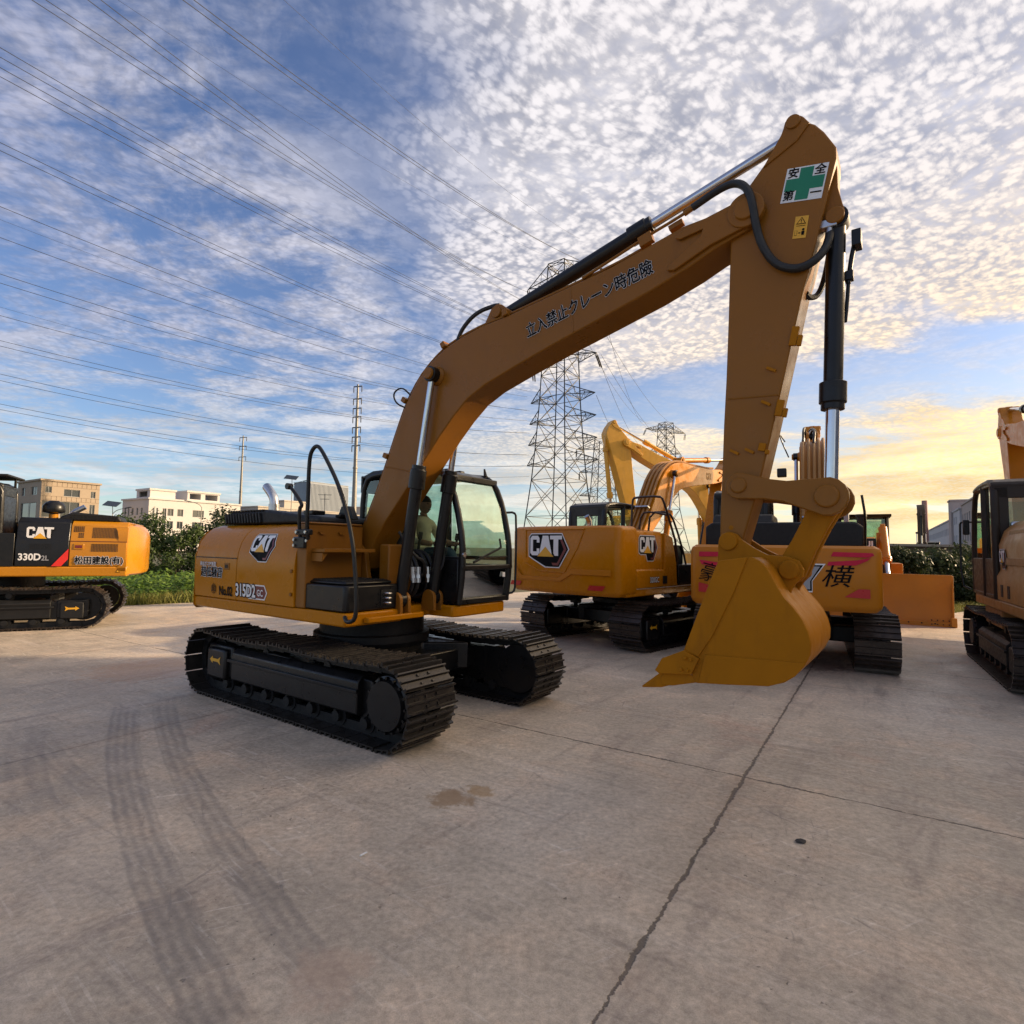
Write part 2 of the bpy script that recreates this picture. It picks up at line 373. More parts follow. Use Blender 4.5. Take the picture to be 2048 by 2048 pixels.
# ================================================================== SETTING
def yard_material():
    m = bpy.data.materials.new('yard_concrete'); m.use_nodes = True
    g = NT(m.node_tree)
    o = g.add('ShaderNodeNewGeometry').outputs['Position']
    x, y, z = g.xyz(o)
    P2 = g.comb(x, y)
    # slab directions
    A = R(57.0); ca, sa = math.cos(A), math.sin(A)
    u = g.m('ADD', g.m('MULTIPLY', x, ca), g.m('MULTIPLY', y, sa))      # along the long joint
    v = g.m('ADD', g.m('MULTIPLY', x, -sa), g.m('MULTIPLY', y, ca))
    uv = g.comb(u, v)
    big = g.noise(P2, .32, 5, .6, .5)
    med = g.noise(P2, 1.7, 6, .65, .3)
    fine = g.noise(P2, 24, 6, .7)
    grain = g.noise(P2, 160, 3, .7)
    swirl = g.noise(g.vm('MULTIPLY', uv, (.55, 3.4, 1)), 1.1, 7, .66, .7)
    c = g.mix(g.ramp(big, .36, .64), (.37, .318, .252, 1), (.56, .475, .375, 1))
    c = g.mix(g.m('MULTIPLY', g.ramp(med, .46, .72), .65), c, (.60, .465, .345, 1))
    c = g.mix(g.m('MULTIPLY', g.ramp(swirl, .50, .72), .60), c, (.25, .205, .175, 1))
    c = g.mix(g.m('MULTIPLY', g.ramp(g.noise(g.vm('MULTIPLY', uv, (3.0, .5, 1)), 1.0, 7, .68, .5), .55, .75), .50), c, (.66, .57, .475, 1))
    red = g.noise(P2, .55, 6, .7, .6)
    c = g.mix(g.m('MULTIPLY', g.ramp(red, .57, .72), .50), c, (.43, .27, .195, 1))
    # scratches scraped by track plates: many short pale dashes
    def dashes(rot, sc, th, seed):
        mp = g.add('ShaderNodeMapping', {'Vector': P2, 'Rotation': (0, 0, R(rot)), 'Location': (seed, seed*.7, 0), 'Scale': (1.0, .085, 1)}, vector_type='TEXTURE')
        return g.ramp(g.noise(mp.outputs[0], sc, 3, .55, .2), th, th+.06)
    patch = g.ramp(g.noise(P2, .8, 4, .6), .48, .62)
    c = g.mix(g.m('MULTIPLY', g.m('MULTIPLY', dashes(-40, 2.2, .62, 3.1), g.m('ADD', g.m('MULTIPLY', patch, .6), .4)), .55), c, (.66, .60, .52, 1))
    c = g.mix(g.m('MULTIPLY', g.m('MULTIPLY', dashes(24, 2.6, .63, 9.4), g.m('ADD', g.m('MULTIPLY', patch, .6), .4)), .52), c, (.70, .63, .55, 1))
    c = g.mix(g.m('MULTIPLY', g.m('MULTIPLY', dashes(-62, 1.8, .635, 5.7), patch), .55), c, (.20, .18, .17, 1))
    c = g.mix(g.m('MULTIPLY', g.m('MULTIPLY', dashes(70, 2.0, .64, 1.7), patch), .50), c, (.19, .17, .16, 1))
    mid = g.noise(P2, 6.5, 9, .74, .2); k = g.ramp(mid, .32, .68, .89, 1.11, False); c = g.mix(1, c, g.comb(k, k, k), 'MULTIPLY')
    swp = g.noise(g.vm('MULTIPLY', uv, (8.5, .55, 1)), 1.2, 8, .70, .4); c = g.mix(g.m('MULTIPLY', g.ramp(swp, .52, .70), .42), c, (.21, .18, .155, 1))
    swq = g.noise(g.vm('ADD', g.vm('MULTIPLY', uv, (11, .8, 1)), (7.3, 3.1, 0)), 1.0, 8, .70, .4); c = g.mix(g.m('MULTIPLY', g.ramp(swq, .55, .72), .40), c, (.64, .57, .48, 1))
    # fine speckle, pits
    k = g.ramp(fine, .3, .7, .72, 1.28, False); c = g.mix(1, c, g.comb(k, k, k), 'MULTIPLY')
    k = g.ramp(grain, .3, .7, .84, 1.16, False); c = g.mix(1, c, g.comb(k, k, k), 'MULTIPLY')
    pit = g.m('MULTIPLY', g.ramp(g.noise(P2, 21, 3, .6), .66, .71), g.ramp(g.noise(P2, .9, 5, .65), .46, .60))
    c = g.mix(g.m('MULTIPLY', pit, .75), c, (.08, .066, .055, 1))
    # tyre marks: curved bands x = a + b y + c y^2
    def band(cc, bb, aa, half, y0, y1, ribs, amt):
        global _
        xx = g.m('ADD', g.m('ADD', g.m('MULTIPLY', g.m('MULTIPLY', y, y), cc), g.m('MULTIPLY', y, bb)), aa)
        dist = g.m('DIVIDE', g.m('SUBTRACT', x, xx), half)
        dist = g.m('ADD', dist, g.m('MULTIPLY', g.m('SUBTRACT', g.noise(P2, 3.0, 4), .5), .35))
        ins = g.ramp(g.m('ABSOLUTE', dist), .82, 1.0, 1, 0)
        rib = g.m('ADD', .70, g.m('MULTIPLY', g.m('SINE', g.m('MULTIPLY', dist, ribs)), .26))
        rng = g.m('MULTIPLY', g.ramp(y, y0-.5, y0+.6), g.ramp(y, y1-1.2, y1, 1, 0))
        wear = g.ramp(g.noise(P2, 2.3, 5, .62), .28, .56, .45, 1)
        return g.m('MULTIPLY', g.m('MULTIPLY', g.m('MULTIPLY', ins, rib), g.m('MULTIPLY', rng, wear)), amt)
    for args in ((.0412, -1.124, 1.2847, .17, 1.9, 7.0, 14, .52), (.0362, -1.1063, 1.7947, .15, 2.4, 7.2, 11, .44),
                 (.0946, -1.7911, 2.4191, .22, 3.8, 6.2, 9, .33), (.1684, -2.79, 5.8164, .16, 3.9, 6.2, 10, .28), (-.8794, 3.8478, -4.6571+.10, .06, 2.2, 3.1, 3, .45)):
        c = g.mix(band(*args), c, (.135, .125, .12, 1))
    # rust and sand stains; also a dark patch beneath one machine
    def spot(cx, cy, r, col, amt, th=.5):
        dd = g.vm('LENGTH', g.vm('SUBTRACT', P2, (cx, cy, 0)))
        f = g.m('MULTIPLY', g.ramp(g.m('ADD', dd, g.m('MULTIPLY', g.m('SUBTRACT', g.noise(P2, 7, 6, .72), .5), r*2.2)), r*.5, r, 1, 0), amt)
        return g.mix(f, c, C4(col))
    c = spot(-.41, 4.30, .20, (.27, .17, .085), .75)
    c = spot(-.20, 4.42, .13, (.34, .20, .07), .6)
    c = spot(5.0, 9.6, .8, (.10, .085, .075), .75)
    c = spot(3.35, 2.75, .16, (.17, .12, .09), .7)
    c = spot(-.75, 2.55, .22, (.43, .29, .21), .35)
    c = spot(-5.2, 8.4, 1.0, (.42, .24, .14), .5)
    # joints
    wob = g.m('MULTIPLY', g.m('SUBTRACT', g.noise(P2, 5.5, 5, .7), .5), .05)
    wob2 = g.m('MULTIPLY', g.m('SUBTRACT', g.noise(P2, 22, 4, .7), .5), .030)
    def joint(coord, c0, step, wid):
        q = g.m('ADD', g.m('ADD', g.m('SUBTRACT', coord, c0), wob), wob2)
        q = g.m('ABSOLUTE', g.m('SUBTRACT', q, g.m('MULTIPLY', g.m('ROUND', g.m('DIVIDE', q, step)), step)))
        w = g.m('MULTIPLY', g.ramp(g.noise(P2, 1.6, 4, .7), .3, .7, .35, 1.6), wid)
        return g.ramp(g.m('DIVIDE', q, w), .55, 1.1, 1, 0)
    v0 = -1.93*sa + 4.76*ca; u0 = 1.93*ca + 4.76*sa
    mainj = g.ramp(g.m('ABSOLUTE', g.m('SUBTRACT', v, v0)), 1.5, 2.5, 1, .42)
    j = g.m('MAXIMUM', g.m('MULTIPLY', joint(v, v0, 5.1, .0125), mainj), joint(u, u0, 6.0, .011))
    c = g.mix(g.m('MULTIPLY', j, .80), c, (.055, .045, .038, 1))
    near = g.m('MULTIPLY', joint(v, v0, 5.1, .075), g.ramp(med, .40, .62))
    c = g.mix(g.m('MULTIPLY', near, .22), c, (.20, .15, .12, 1))
    h = g.m('ADD', g.m('MULTIPLY', fine, .35), g.m('MULTIPLY', grain, .22))
    h = g.m('SUBTRACT', g.m('SUBTRACT', h, g.m('MULTIPLY', j, 1.2)), g.m('MULTIPLY', pit, .4))
    h = g.m('ADD', h, g.m('MULTIPLY', swirl, .4))
    bp = g.add('ShaderNodeBump', {'Strength': .6, 'Distance': .015, 'Height': h})
    rough = g.ramp(med, .3, .7, .42, .74)
    b = g.add('ShaderNodeBsdfPrincipled', {'Base Color': c, 'Roughness': rough, 'Normal': bp.outputs[0], 'Specular IOR Level': .42})
    g.add('ShaderNodeOutputMaterial', {'Surface': b.outputs[0]})
    return m
SOIL = mat('soil_and_weeds', (.075, .075, .035), .95, var=.5, vscale=.4, dirt=.5, dirtcol=(.13, .10, .06))
mb = MB(); mb.add([(-1500, -1500, -.03), (1500, -1500, -.03), (1500, 3000, -.03), (-1500, 3000, -.03)], [(0, 1, 2, 3)])
tag(mb.build('ground', SOIL), kind='structure')
YE = [(-60, -12), (-40, -4), (-26, 6), (-17.5, 12.6), (-11.2, 16.5), (-9.6, 17.9), (-5, 20.6), (0, 23.5), (4, 27), (7, 30), (10, 26), (12.5, 19.2), (13.8, 18.0), (15.6, 19.2), (24, 22), (60, 24)]
mb = MB(); mb.add([(-60, -40, 0), ] + [(60, -40, 0)] + [(x, y, 0) for x, y in YE[::-1]], [tuple(range(len(YE)+2))])
tag(mb.build('yard', yard_material()), kind='structure')

# ---- buildings -----------------------------------------------------
def wall_panel(mb, o, u, L_, z0, z1, wins, depth, glass_mb):
    """a facade from o along u (left to right seen from outside), with recessed openings (a,b,za,zb)"""
    u = Vector((u[0], u[1], 0)).normalized(); n = Vector((u.y, -u.x, 0)); o = Vector((o[0], o[1], 0))
    xs = sorted({0, L_} | {w[0] for w in wins} | {w[1] for w in wins}); zs = sorted({z0, z1} | {w[2] for w in wins} | {w[3] for w in wins})
    def p(a, z, dd=0): q = o + u*a - n*dd; return (q.x, q.y, z)
    for i in range(len(xs)-1):
        for k in range(len(zs)-1):
            ma, mz = (xs[i]+xs[i+1])/2, (zs[k]+zs[k+1])/2
            if any(w[0] < ma < w[1] and w[2] < mz < w[3] for w in wins): continue
            mb.add([p(xs[i], zs[k]), p(xs[i+1], zs[k]), p(xs[i+1], zs[k+1]), p(xs[i], zs[k+1])], [(0, 1, 2, 3)])
    for a, b, za, zb in wins:
        mb.add([p(a, za), p(b, za), p(b, zb), p(a, zb), p(a, za, depth), p(b, za, depth), p(b, zb, depth), p(a, zb, depth)],
               [(0, 4, 5, 1), (1, 5, 6, 2), (2, 6, 7, 3), (3, 7, 4, 0)])
        if glass_mb is not None: glass_mb.append(([p(a, za, depth*.8), p(b, za, depth*.8), p(b, zb, depth*.8), p(a, zb, depth*.8)], (a, b, za, zb), u, n, o))
def facade_windows(parent, panes, frame_mat, mull=True):
    for vs, (a, b, za, zb), u, n, o in panes:
        f = MB(); t = .07
        def q(x, z, dd): w = o + u*x - n*dd; return Vector((w.x, w.y, z))
        for x in ((a+t/2, b-t/2) + (((a+b)/2,) if mull else ())): f.bar(q(x, za, .12), q(x, zb, .12), t, .06)
        for z in ((za+t/2, zb-t/2)): f.bar(q(a, z, .12), q(b, z, .12), .06, t)
        fo = f.build('window', frame_mat, parent, smooth=0)
        p = MB(); p.add(vs, [(0, 1, 2, 3)]); p.build('pane', WGL, fo, smooth=0)
U = (.545, .838); V = (-.838, .545)
def corner(c, a, b): return (c[0]+U[0]*a+V[0]*b, c[1]+U[1]*a+V[1]*b)
FRM = mat('window_frame', (.35, .36, .37), .5)
def block(name, c, la, lb, h, wall, label, cat, winsA=(), winsB=(), z0=0, roofmat=None, depth=.25):
    """c = near corner; long face runs la along U (faces +x side), short face lb along V"""
    root = empty(name, (0, 0, 0)); tag(root, label, cat)
    m = MB(); panes = []
    c1 = corner(c, 0, 0)
    wall_panel(m, c1, U, la, z0, h, list(winsA), depth, panes)
    cB = corner(c, 0, lb)
    wall_panel(m, cB, (-V[0], -V[1]), lb, z0, h, list(winsB), depth, panes)
    wall_panel(m, corner(c, la, 0), V, lb, z0, h, [], depth, None)
    wall_panel(m, corner(c, la, lb), (-U[0], -U[1]), la, z0, h, [], depth, None)
    m.build('wall', wall, root, smooth=0)
    r = MB(); e = .25
    P = [corner(c, -e, -e), corner(c, la+e, -e), corner(c, la+e, lb+e), corner(c, -e, lb+e)]
    r.prism([(p[0], p[1]) for p in P], h, h+.35, 'xy'); r.build('roof', roofmat or wall, root, smooth=0)
    facade_windows(root, panes, FRM)
    return root
def add_roof_block(root, c, a, b, la, lb, z0, z1, wall, openA=(), openB=()):
    m = MB(); p = corner(c, a, b)
    wall_panel(m, corner(p, 0, 0), U, la, z0, z1-.4, list(openA), lb*.98 if openA else .3, None)
    wall_panel(m, corner(p, 0, lb), (-V[0], -V[1]), lb, z0, z1-.4, list(openB), .3, None)
    if not openA:
        wall_panel(m, corner(p, la, 0), V, lb, z0, z1-.4, [], .2, None)
        wall_panel(m, corner(p, la, lb), (-U[0], -U[1]), la, z0, z1-.4, [], .2, None)
    P = [corner(p, -.2, -.2), corner(p, la+.2, -.2), corner(p, la+.2, lb+.2), corner(p, -.2, lb+.2)]
    m.prism([(q[0], q[1]) for q in P], z1-.4, z1, 'xy')
    m.build('roof_block', wall, root, smooth=0)
WALLW = mat('white_render', (.54, .52, .51), .85, var=.06, vscale=.2, dirt=.15, dirtcol=(.38, .34, .31))
WALLT = mat('tan_cladding', (.34, .27, .20), .8, var=.06, vscale=.3)
WALLG = mat('grey_curtain_wall', (.16, .20, .26), .35, var=.1, vscale=.05)
WALLB = mat('beige_render', (.42, .38, .33), .85, var=.08, vscale=.2, dirt=.2, dirtcol=(.28, .25, .22))
WALLP = mat('pale_grey_render', (.50, .48, .49), .85, var=.06, vscale=.2, dirt=.15, dirtcol=(.28, .25, .24))
WALLD = mat('dark_brown_sheet', (.075, .055, .045), .7, var=.2, vscale=.6)
# white three storey building, brown building
def tpos(c, px_): k = (px_-1024)/1134.7; return (-c[0]+c[1]*k)/(U[0]-U[1]*k)
cw_ = (-77, 120); wA = []
for p, q in ((247, 262), (275, 290), (325, 355), (363, 410), (440, 485), (558, 645), (715, 755), (780, 820), (833, 852)):
    ta, tb_ = tpos(cw_, 240+p/3.864), tpos(cw_, 240+q/3.864); tall = q-p < 32 and p < 330
    for z in (1.5, 4.9, 7.6): wA.append((ta, tb_, z-(.9 if tall and z > 2 else 0), z+1.6))
wB = [(a, a+w_, z, z+1.5) for z in (1.6, 5.0, 7.7) for a, w_ in ((1.0, .8), (2.6, .8), (4.4, .9), (6.6, .8), (8.6, .8))]
wb = block('white_building', cw_, 20.5, 12, 11.0, WALLW, 'white three storey building with open frames on its flat roof', 'building', wA, wB)
add_roof_block(wb, cw_, .4, .6, 5.2, 6, 11.36, 13.4, WALLW, [], [(1.0, 4.8, 11.6, 12.8)])
add_roof_block(wb, cw_, 8.2, .6, 7.4, 6, 11.36, 13.6, WALLW, [(.5, 3.0, 11.7, 13.0), (4.0, 6.9, 11.7, 13.0)])
cb_ = (-87.5, 105); LBn = 9.4
wA = [(.6, 1.6, 10.8, 12.0), (3.5, 6.1, 10.3, 11.7), (7.9, 8.7, 10.3, 11.6), (.25, 2.9, 6.2, 9.3), (3.1, 6.1, 6.2, 9.3), (7.8, 8.7, 6.8, 9.0), (.6, 2.6, 2.2, 5), (3.5, 6.1, 2.2, 5), (7.8, 8.7, 2.2, 5)]
bb = block('brown_building', cb_, LBn, 12, 13.0, WALLT, 'square brown stone-clad office building beyond the orange machine', 'building', wA, [(2, 4, 10.4, 12), (7, 10, 10.4, 12), (2, 10, 6, 9)])
gl = MB()
for a in range(1, 12):
    b0 = corner(cb_, a*.80, -.02); gl.bar((b0[0], b0[1], 12.1), (b0[0], b0[1], 12.98), .03); gl.bar((b0[0], b0[1], 9.4), (b0[0], b0[1], 10.2), .03)
for z in (9.4, 10.2, 12.1): p, q = corner(cb_, 0, -.02), corner(cb_, LBn, -.02); gl.bar((p[0], p[1], z), (q[0], q[1], z), .03)
gl.build('stone_joint', mat('stone_joint_grey', (.20, .14, .10), .9), bb, smooth=0)
tb = block('office_tower', (-126, 352), 30, 16, 41, WALLG, 'grey-blue glass office tower on the horizon', 'tower block', [], [])
rb = MB()
for a in range(0, 31):
    p = corner((-126, 352), a*.98+.3, -.35); rb.bar((p[0], p[1], 0), (p[0], p[1], 40), .45, .5)
rb.build('rib', mat('pale_rib', (.36, .40, .45), .5), tb, smooth=0)
lb1 = block('long_building', (-74, 165), 30, 12, 12.6, WALLB, 'low beige building in front of the glass tower', 'building', [(a, a+2, 8, 10) for a in range(2, 28, 5)], [])
add_roof_block(lb1, (-74, 165), 10, 2, 8, 6, 12.9, 15.5, WALLB)
lb2 = block('flat_building', (-62, 170), 45, 14, 11.6, WALLB, 'low flat-roofed beige building behind the tall bare pole', 'building', [(a, a+2, 7.5, 9.5) for a in range(2, 40, 5)], [])
add_roof_block(lb2, (-62, 170), 24, 3, 9, 7, 11.9, 15, WALLB)
# pale factory block on the right, its long side in shade
def right_block():
    root = empty('factory_building', (0, 0, 0)); tag(root, 'long pale factory building with rows of small windows, on the far right', 'building')
    V2 = (-U[0], -U[1])
    def seg(a0, a1, h, rows, push=0.0, wmat=WALLP, step=3.4):
        m = MB(); panes = []
        s = corner((86.8, 109), a1, -push); L_ = a1-a0
        wins = [(x, x+1.5, z, z+1.6) for z in rows for x in [k*step+1.2 for k in range(int((L_-2)/step))]]
        wall_panel(m, s, V2, L_, 0, h, wins, .25, panes)
        wall_panel(m, corner((86.8, 109), a0, -push), (-V[0], -V[1]), 14, 0, h, [], .2, None)
        wall_panel(m, corner((86.8, 109), a0, -14-push), U, L_, 0, h, [], .2, None)
        wall_panel(m, corner((86.8, 109), a1, -14-push), V, 14, 0, h, [], .2, None)
        P = [corner((86.8, 109), a0-.2, .2-push), corner((86.8, 109), a1+.2, .2-push), corner((86.8, 109), a1+.2, -14.2-push), corner((86.8, 109), a0-.2, -14.2-push)]
        m.prism([(q[0], q[1]) for q in P], h, h+.3, 'xy')
        m.build('wall', wmat, root, smooth=0)
        facade_windows(root, panes, FRM)
    seg(22, 130, 9.6, (1.0, 6.4))
    seg(17.2, 21.9, 13.6, (9.6,), -.4, mat('pink_render', (.42, .34, .31), .85, var=.06, vscale=.2), 4)
    seg(5, 17, 11.0, (4.4, 8.2), 0, WALLP)
    seg(-14, 4.9, 11.6, (4.4, 8.2), .3, mat('pink_render', (.42, .34, .31)))
right_block()
sh = empty('shed', (0, 0, 0)); tag(sh, 'long low dark shed roofed with sheet metal, behind the right bushes', 'shed')
mb = MB(); mb.prism([(26, 44), (27, 41), (60, 41), (62, 46), (40, 47)], 0, 2.40, 'xy'); mb.build('wall', WALLD, sh, smooth=0)
mb = MB(); mb.prism([(25.7, 44.2), (26.8, 40.7), (60.5, 40.7), (62.5, 46.4), (40, 47.4)], 2.41, 2.58, 'xy'); mb.build('roof', mat('roof_sheet', (.20, .18, .17), .6), sh, smooth=0)
ch = MB(); ch.lathe((97, 133, 0), (97, 133, 14.5), [(0, .7), (14.5, .55)], 12)
tag(ch.build('chimney', mat('pink_chimney', (.40, .22, .19), .8)), 'thin pinkish chimney beside the far factory', 'chimney')
# long warehouse added unseen past the right frame edge, to shade the yard
wh = empty('shade_blocker', (0, 0, 0)); tag(wh, 'long grey hall added out of frame to shade the yard', 'shade_blocker')
WH = mat('grey_sheet_wall', (.34, .34, .35), .7, var=.08, vscale=.3)
mb = MB(); mb.bx(22, 34, -34, 14.6, -.02, 10.0); mb.build('wall', WH, wh, smooth=0)
mb = MB(); mb.prism([(21.7, 10.41), (34.3, 10.41), (34.3, 10.6), (28, 11.1), (21.7, 10.6)], -34.3, 14.9, 'xz'); mb.build('roof', mat('grey_roof_sheet', (.28, .28, .30), .6), wh, smooth=0)

# ---- poles, lamps, antenna ----------------------------------------
GALV = mat('galvanised_steel', (.24, .235, .22), .5, metal=.5, var=.15)
DSTEEL = mat('weathered_tower_steel', (.055, .058, .062), .6, metal=.3, var=.25, vscale=1)
def tall_pole(x, y, h, arms, label, half):
    root = empty('power_pole', (x, y, 0)); tag(root, label, 'power pole', 'bare power poles on the left')
    m = MB(); m.lathe((0, 0, 0), (0, 0, h), [(0, .62), (h*.5, .42), (h*.5+.01, .52), (h*.5+.3, .52), (h*.5+.31, .40), (h, .20)], 12); m.build('shaft', GALV, root)
    for z in arms:
        m = MB(); a = Vector((.93, -.36, 0))
        m.bar(Vector((0, 0, z))-a*half, Vector((0, 0, z))+a*half, .16, .2); m.build('cross_arm', DSTEEL, root, smooth=0)
        for s_ in (-1, 1):
            i_ = MB(); e = Vector((0, 0, z))+a*half*s_*.95; i_.lathe(e, e-Vector((0, 0, 1.3)), [(0, .04), (.2, .10), (1.1, .10), (1.3, .04)], 8); i_.build('insulator', DSTEEL, root)
tall_pole(-85.5, 178, 36, (35.4, 32.6, 29.2), 'farther and shorter bare power pole with three cross arms', 1.5)
tall_pole(-32.4, 116, 35.2, (34.8, 32.2, 30.2, 28.4, 26.2, 24.2, 22.4), 'nearer tall bare power pole with seven short cross arms', 1.05)
def street_lamp(x, y, h, label, solar, dirx):
    root = empty('street_lamp', (x, y, 0)); tag(root, label, 'street lamp', 'street lamps along the far road')
    m = MB(); m.lathe((0, 0, 0), (0, 0, h), [(0, .12), (h, .06)], 8); m.tube([(0, 0, h-.1), (dirx*.5, 0, h+.5), (dirx*2.0, 0, h+.9)], .05, 6); m.build('post', GALV, root)
    m = MB(); m.box((dirx*2.4, 0, h+.95), (1.0, .35, .12), (0, -.2*dirx, 0)); m.build('lamp_head', DSTEEL, root, bevel=.03)
    if solar:
        m = MB(); m.box((-dirx*.2, 0, h+1.5), (2.2, 1.3, .07), (R(35), R(6), 0)); m.bar((0, 0, h), (-dirx*.1, 0, h+1.45), .08); m.build('solar_panel', WGL, root)
street_lamp(-62, 88, 6.2, 'solar street lamp between the brown and white buildings', True, 1)
street_lamp(-60.5, 93, 5.6, 'curved street lamp before the white building shaded end', False, 1)
street_lamp(-51.5, 94, 7.8, 'curved street lamp before the long white front', False, -1)
street_lamp(-39, 100, 12.2, 'solar street lamp seen before the glass tower', True, 1)
an = empty('antenna', (-56, 169, 11.9)); tag(an, 'thin rooftop aerial left of the tall pole', 'antenna')
m = MB(); m.cyl((0, 0, 0), (0, 0, 5.2), .06, n=6); m.build('mast', DSTEEL, an)
m = MB(); m.bar((-2, 0, 4.9), (2, 0, 4.9), .12); m.bar((-1.4, 0, 3.6), (1.4, 0, 3.6), .12); m.build('cross_bar', DSTEEL, an, smooth=0)

# ---- lattice towers -------------------------------------------------
def lattice_tower(x, y, yaw, wid, arms, label, thick=.16, panels=None, ins=True):
    """wid: list of (z, half width); arms: (z, left reach, right reach, rise)"""
    root = empty('lattice_tower', (x, y, 0), yaw); tag(root, label, 'power tower', 'lattice power towers')
    m = MB()
    def hw(z):
        for (z0, w0), (z1, w1) in zip(wid, wid[1:]):
            if z0 <= z <= z1: return w0+(w1-w0)*(z-z0)/(z1-z0)
        return wid[-1][1]
    z = 0; zs = [0]; H = wid[-1][0]
    while z < H-.5: z += max(1.5, hw(z)*1.55); zs.append(min(z, H))
    cs = [(-1, -1), (1, -1), (1, 1), (-1, 1)]
    for a, b in zip(zs, zs[1:]):
        wa, wb_ = hw(a), hw(b)
        for i in range(4):
            p, q = cs[i], cs[(i+1) % 4]
            m.bar((p[0]*wa, p[1]*wa, a), (p[0]*wb_, p[1]*wb_, b), thick*1.5)
            m.bar((p[0]*wa, p[1]*wa, a), (q[0]*wb_, q[1]*wb_, b), thick*.75)
            m.bar((q[0]*wa, q[1]*wa, a), (p[0]*wb_, p[1]*wb_, b), thick*.75)
            m.bar((p[0]*wb_, p[1]*wb_, b), (q[0]*wb_, q[1]*wb_, b), thick*.75)
            mid = (a+b)/2; wm = (wa+wb_)/2
            if wa > 2.6: m.bar((p[0]*wm, p[1]*wm, mid), ((p[0]+q[0])/2*wm, (p[1]+q[1])/2*wm, mid), thick*.5)
    m.build('tower_body', DSTEEL, root, smooth=0)
    tips = []
    for z, lr, rr, rise in arms:
        w = hw(z); w2 = hw(z+rise)
        for s_, reach in ((-1, lr), (1, rr)):
            if not reach: continue
            m = MB(); tip = Vector((s_*reach, 0, z+.1*rise)); n = max(3, int((reach-w)/1.3))
            for yy in (-1, 1):
                lo, hi = Vector((s_*w, yy*w, z)), Vector((s_*w2, yy*w2, z+rise))
                m.bar(lo, tip, thick); m.bar(hi, tip, thick)
                for k in range(n):
                    t0, t1 = k/n, (k+1)/n
                    m.bar(lo.lerp(tip, t0), hi.lerp(tip, t1), thick*.55); m.bar(hi.lerp(tip, t0), lo.lerp(tip, t0), thick*.55)
            lo0, lo1 = Vector((s_*w, -w, z)), Vector((s_*w, w, z))
            for k in range(n):
                m.bar(lo0.lerp(tip, k/n), lo1.lerp(tip, (k+1)/n), thick*.5); m.bar(lo1.lerp(tip, k/n), lo0.lerp(tip, (k+1)/n), thick*.5)
            m.build('cross_arm', DSTEEL, root, smooth=0)
            M = Matrix.Translation((x, y, 0)) @ Matrix.Rotation(yaw, 4, 'Z'); tips.append(M @ tip)
            if ins and z > H*.6:
                i_ = MB()
                for dy in (-.28, .28):
                    a = tip+Vector((0, dy, -.3)); b = a+Vector((s_*.4, .8, -2.0))
                    i_.bar(tip, a, .08); pr = [(0, .05)]
                    for k in range(9): pr += [(.2+k*.2, .13), (.31+k*.2, .08)]
                    i_.lathe(a, b, pr+[(2.1, .04)], 8)
                i_.build('insulator', BLKM, root)
    return tips
main_tips = lattice_tower(7.2, 87, R(-38), [(0, 4.3), (14, 2.9), (24, 2.3), (46.6, 1.5)],
    [(44.2, 6.4, 7.0, 2.2), (31.0, 5.2, 6.4, 1.6), (25.0, 5.6, 6.2, 1.6), (21.6, 5.8, 6.4, 1.6), (18.2, 6.0, 6.6, 1.6), (14.9, 6.2, 6.8, 1.6)],
    'nearest and tallest lattice power tower, seen under the raised boom', .10)
lattice_tower(26.5, 165, R(-30), [(0, 5.5), (12, 3.2), (34, 1.9)], [(31.5, 8.5, 8.5, 2.2), (24.5, 7.5, 7.5, 2), (17.5, 7.5, 7.5, 2), (11, 7.5, 7.5, 2)],
    'middle lattice power tower half hidden behind the tallest one', .13)
lattice_tower(53, 195, R(25), [(0, 6), (14, 3.4), (46, 1.75)], [(43, 8.6, 8.6, 2.2), (35.5, 7.2, 6.6, 2.0), (24.5, 7, 7, 2)],
    'farthest lattice power tower with a wide flat top arm, above the tan machines', .15)

# ---- power lines ------------------------------------------------------
WIRE = mat('power_cable', (.03, .032, .036), .5)
def ray(px_, py_): return (fw + rt*((px_-1024)/1134.7) + up*((1024-py_)/1134.7))
EYE = Vector((0, 0, CAM_H))
def span(A, B, sag, r, label, group, over=.25):
    A, B = Vector(A), Vector(B); n = 40; pts = []
    for i in range(int(n*(1+over))+1):
        t = i/n; p = A.lerp(B, t); p.z -= 4*sag*t*(1-t); pts.append(p)
    m = MB(); m.tube(pts, r, 5, smooth=0)
    tag(m.build('power_line', WIRE, smooth=60), label, 'power line', group)
ORD = 'first second third fourth fifth sixth seventh eighth ninth tenth eleventh twelfth thirteenth fourteenth fifteenth sixteenth seventeenth eighteenth nineteenth twentieth'.split()
# conductors arrive over the yard from the left and end on the tower arms: (height where they cross, bearing point in plan)
def wire(i, tip, px_, py_, hgt, label, sag, r=.030, over=.6):
    d = ray(px_, py_); k = (hgt-CAM_H)/d.z; B = EYE + d*k
    span(tip, B, sag, r, label, 'power lines crossing the sky', over)
T_ = lambda z, s=-1, o=0.0: Vector((7.2+s*5.0+o, 87-s*4.3+o, z))
top_set = [(64, 0, 33), (92, 0, 33), (176, 0, 32), (202, 0, 32), (236, 0, 38), (366, 0, 30), (388, 0, 30), (568, 0, 34)]
tops = [(44, -1, 0), (44, -1, .6), (42.0, -1, 1), (42.0, -1, 1.5), (46.8, 0, -1), (43.6, 1, -3), (43.6, 1, -2.4), (46.8, 1, -3)]
for i, ((a, b, h), (z, s_, o)) in enumerate(zip(top_set, tops)):
    wire(i, T_(z, s_, o), a, b, h, f'power line meeting the top edge of the sky, {ORD[i]} from left', 1.2, .021 if i not in (4, 7) else .010)
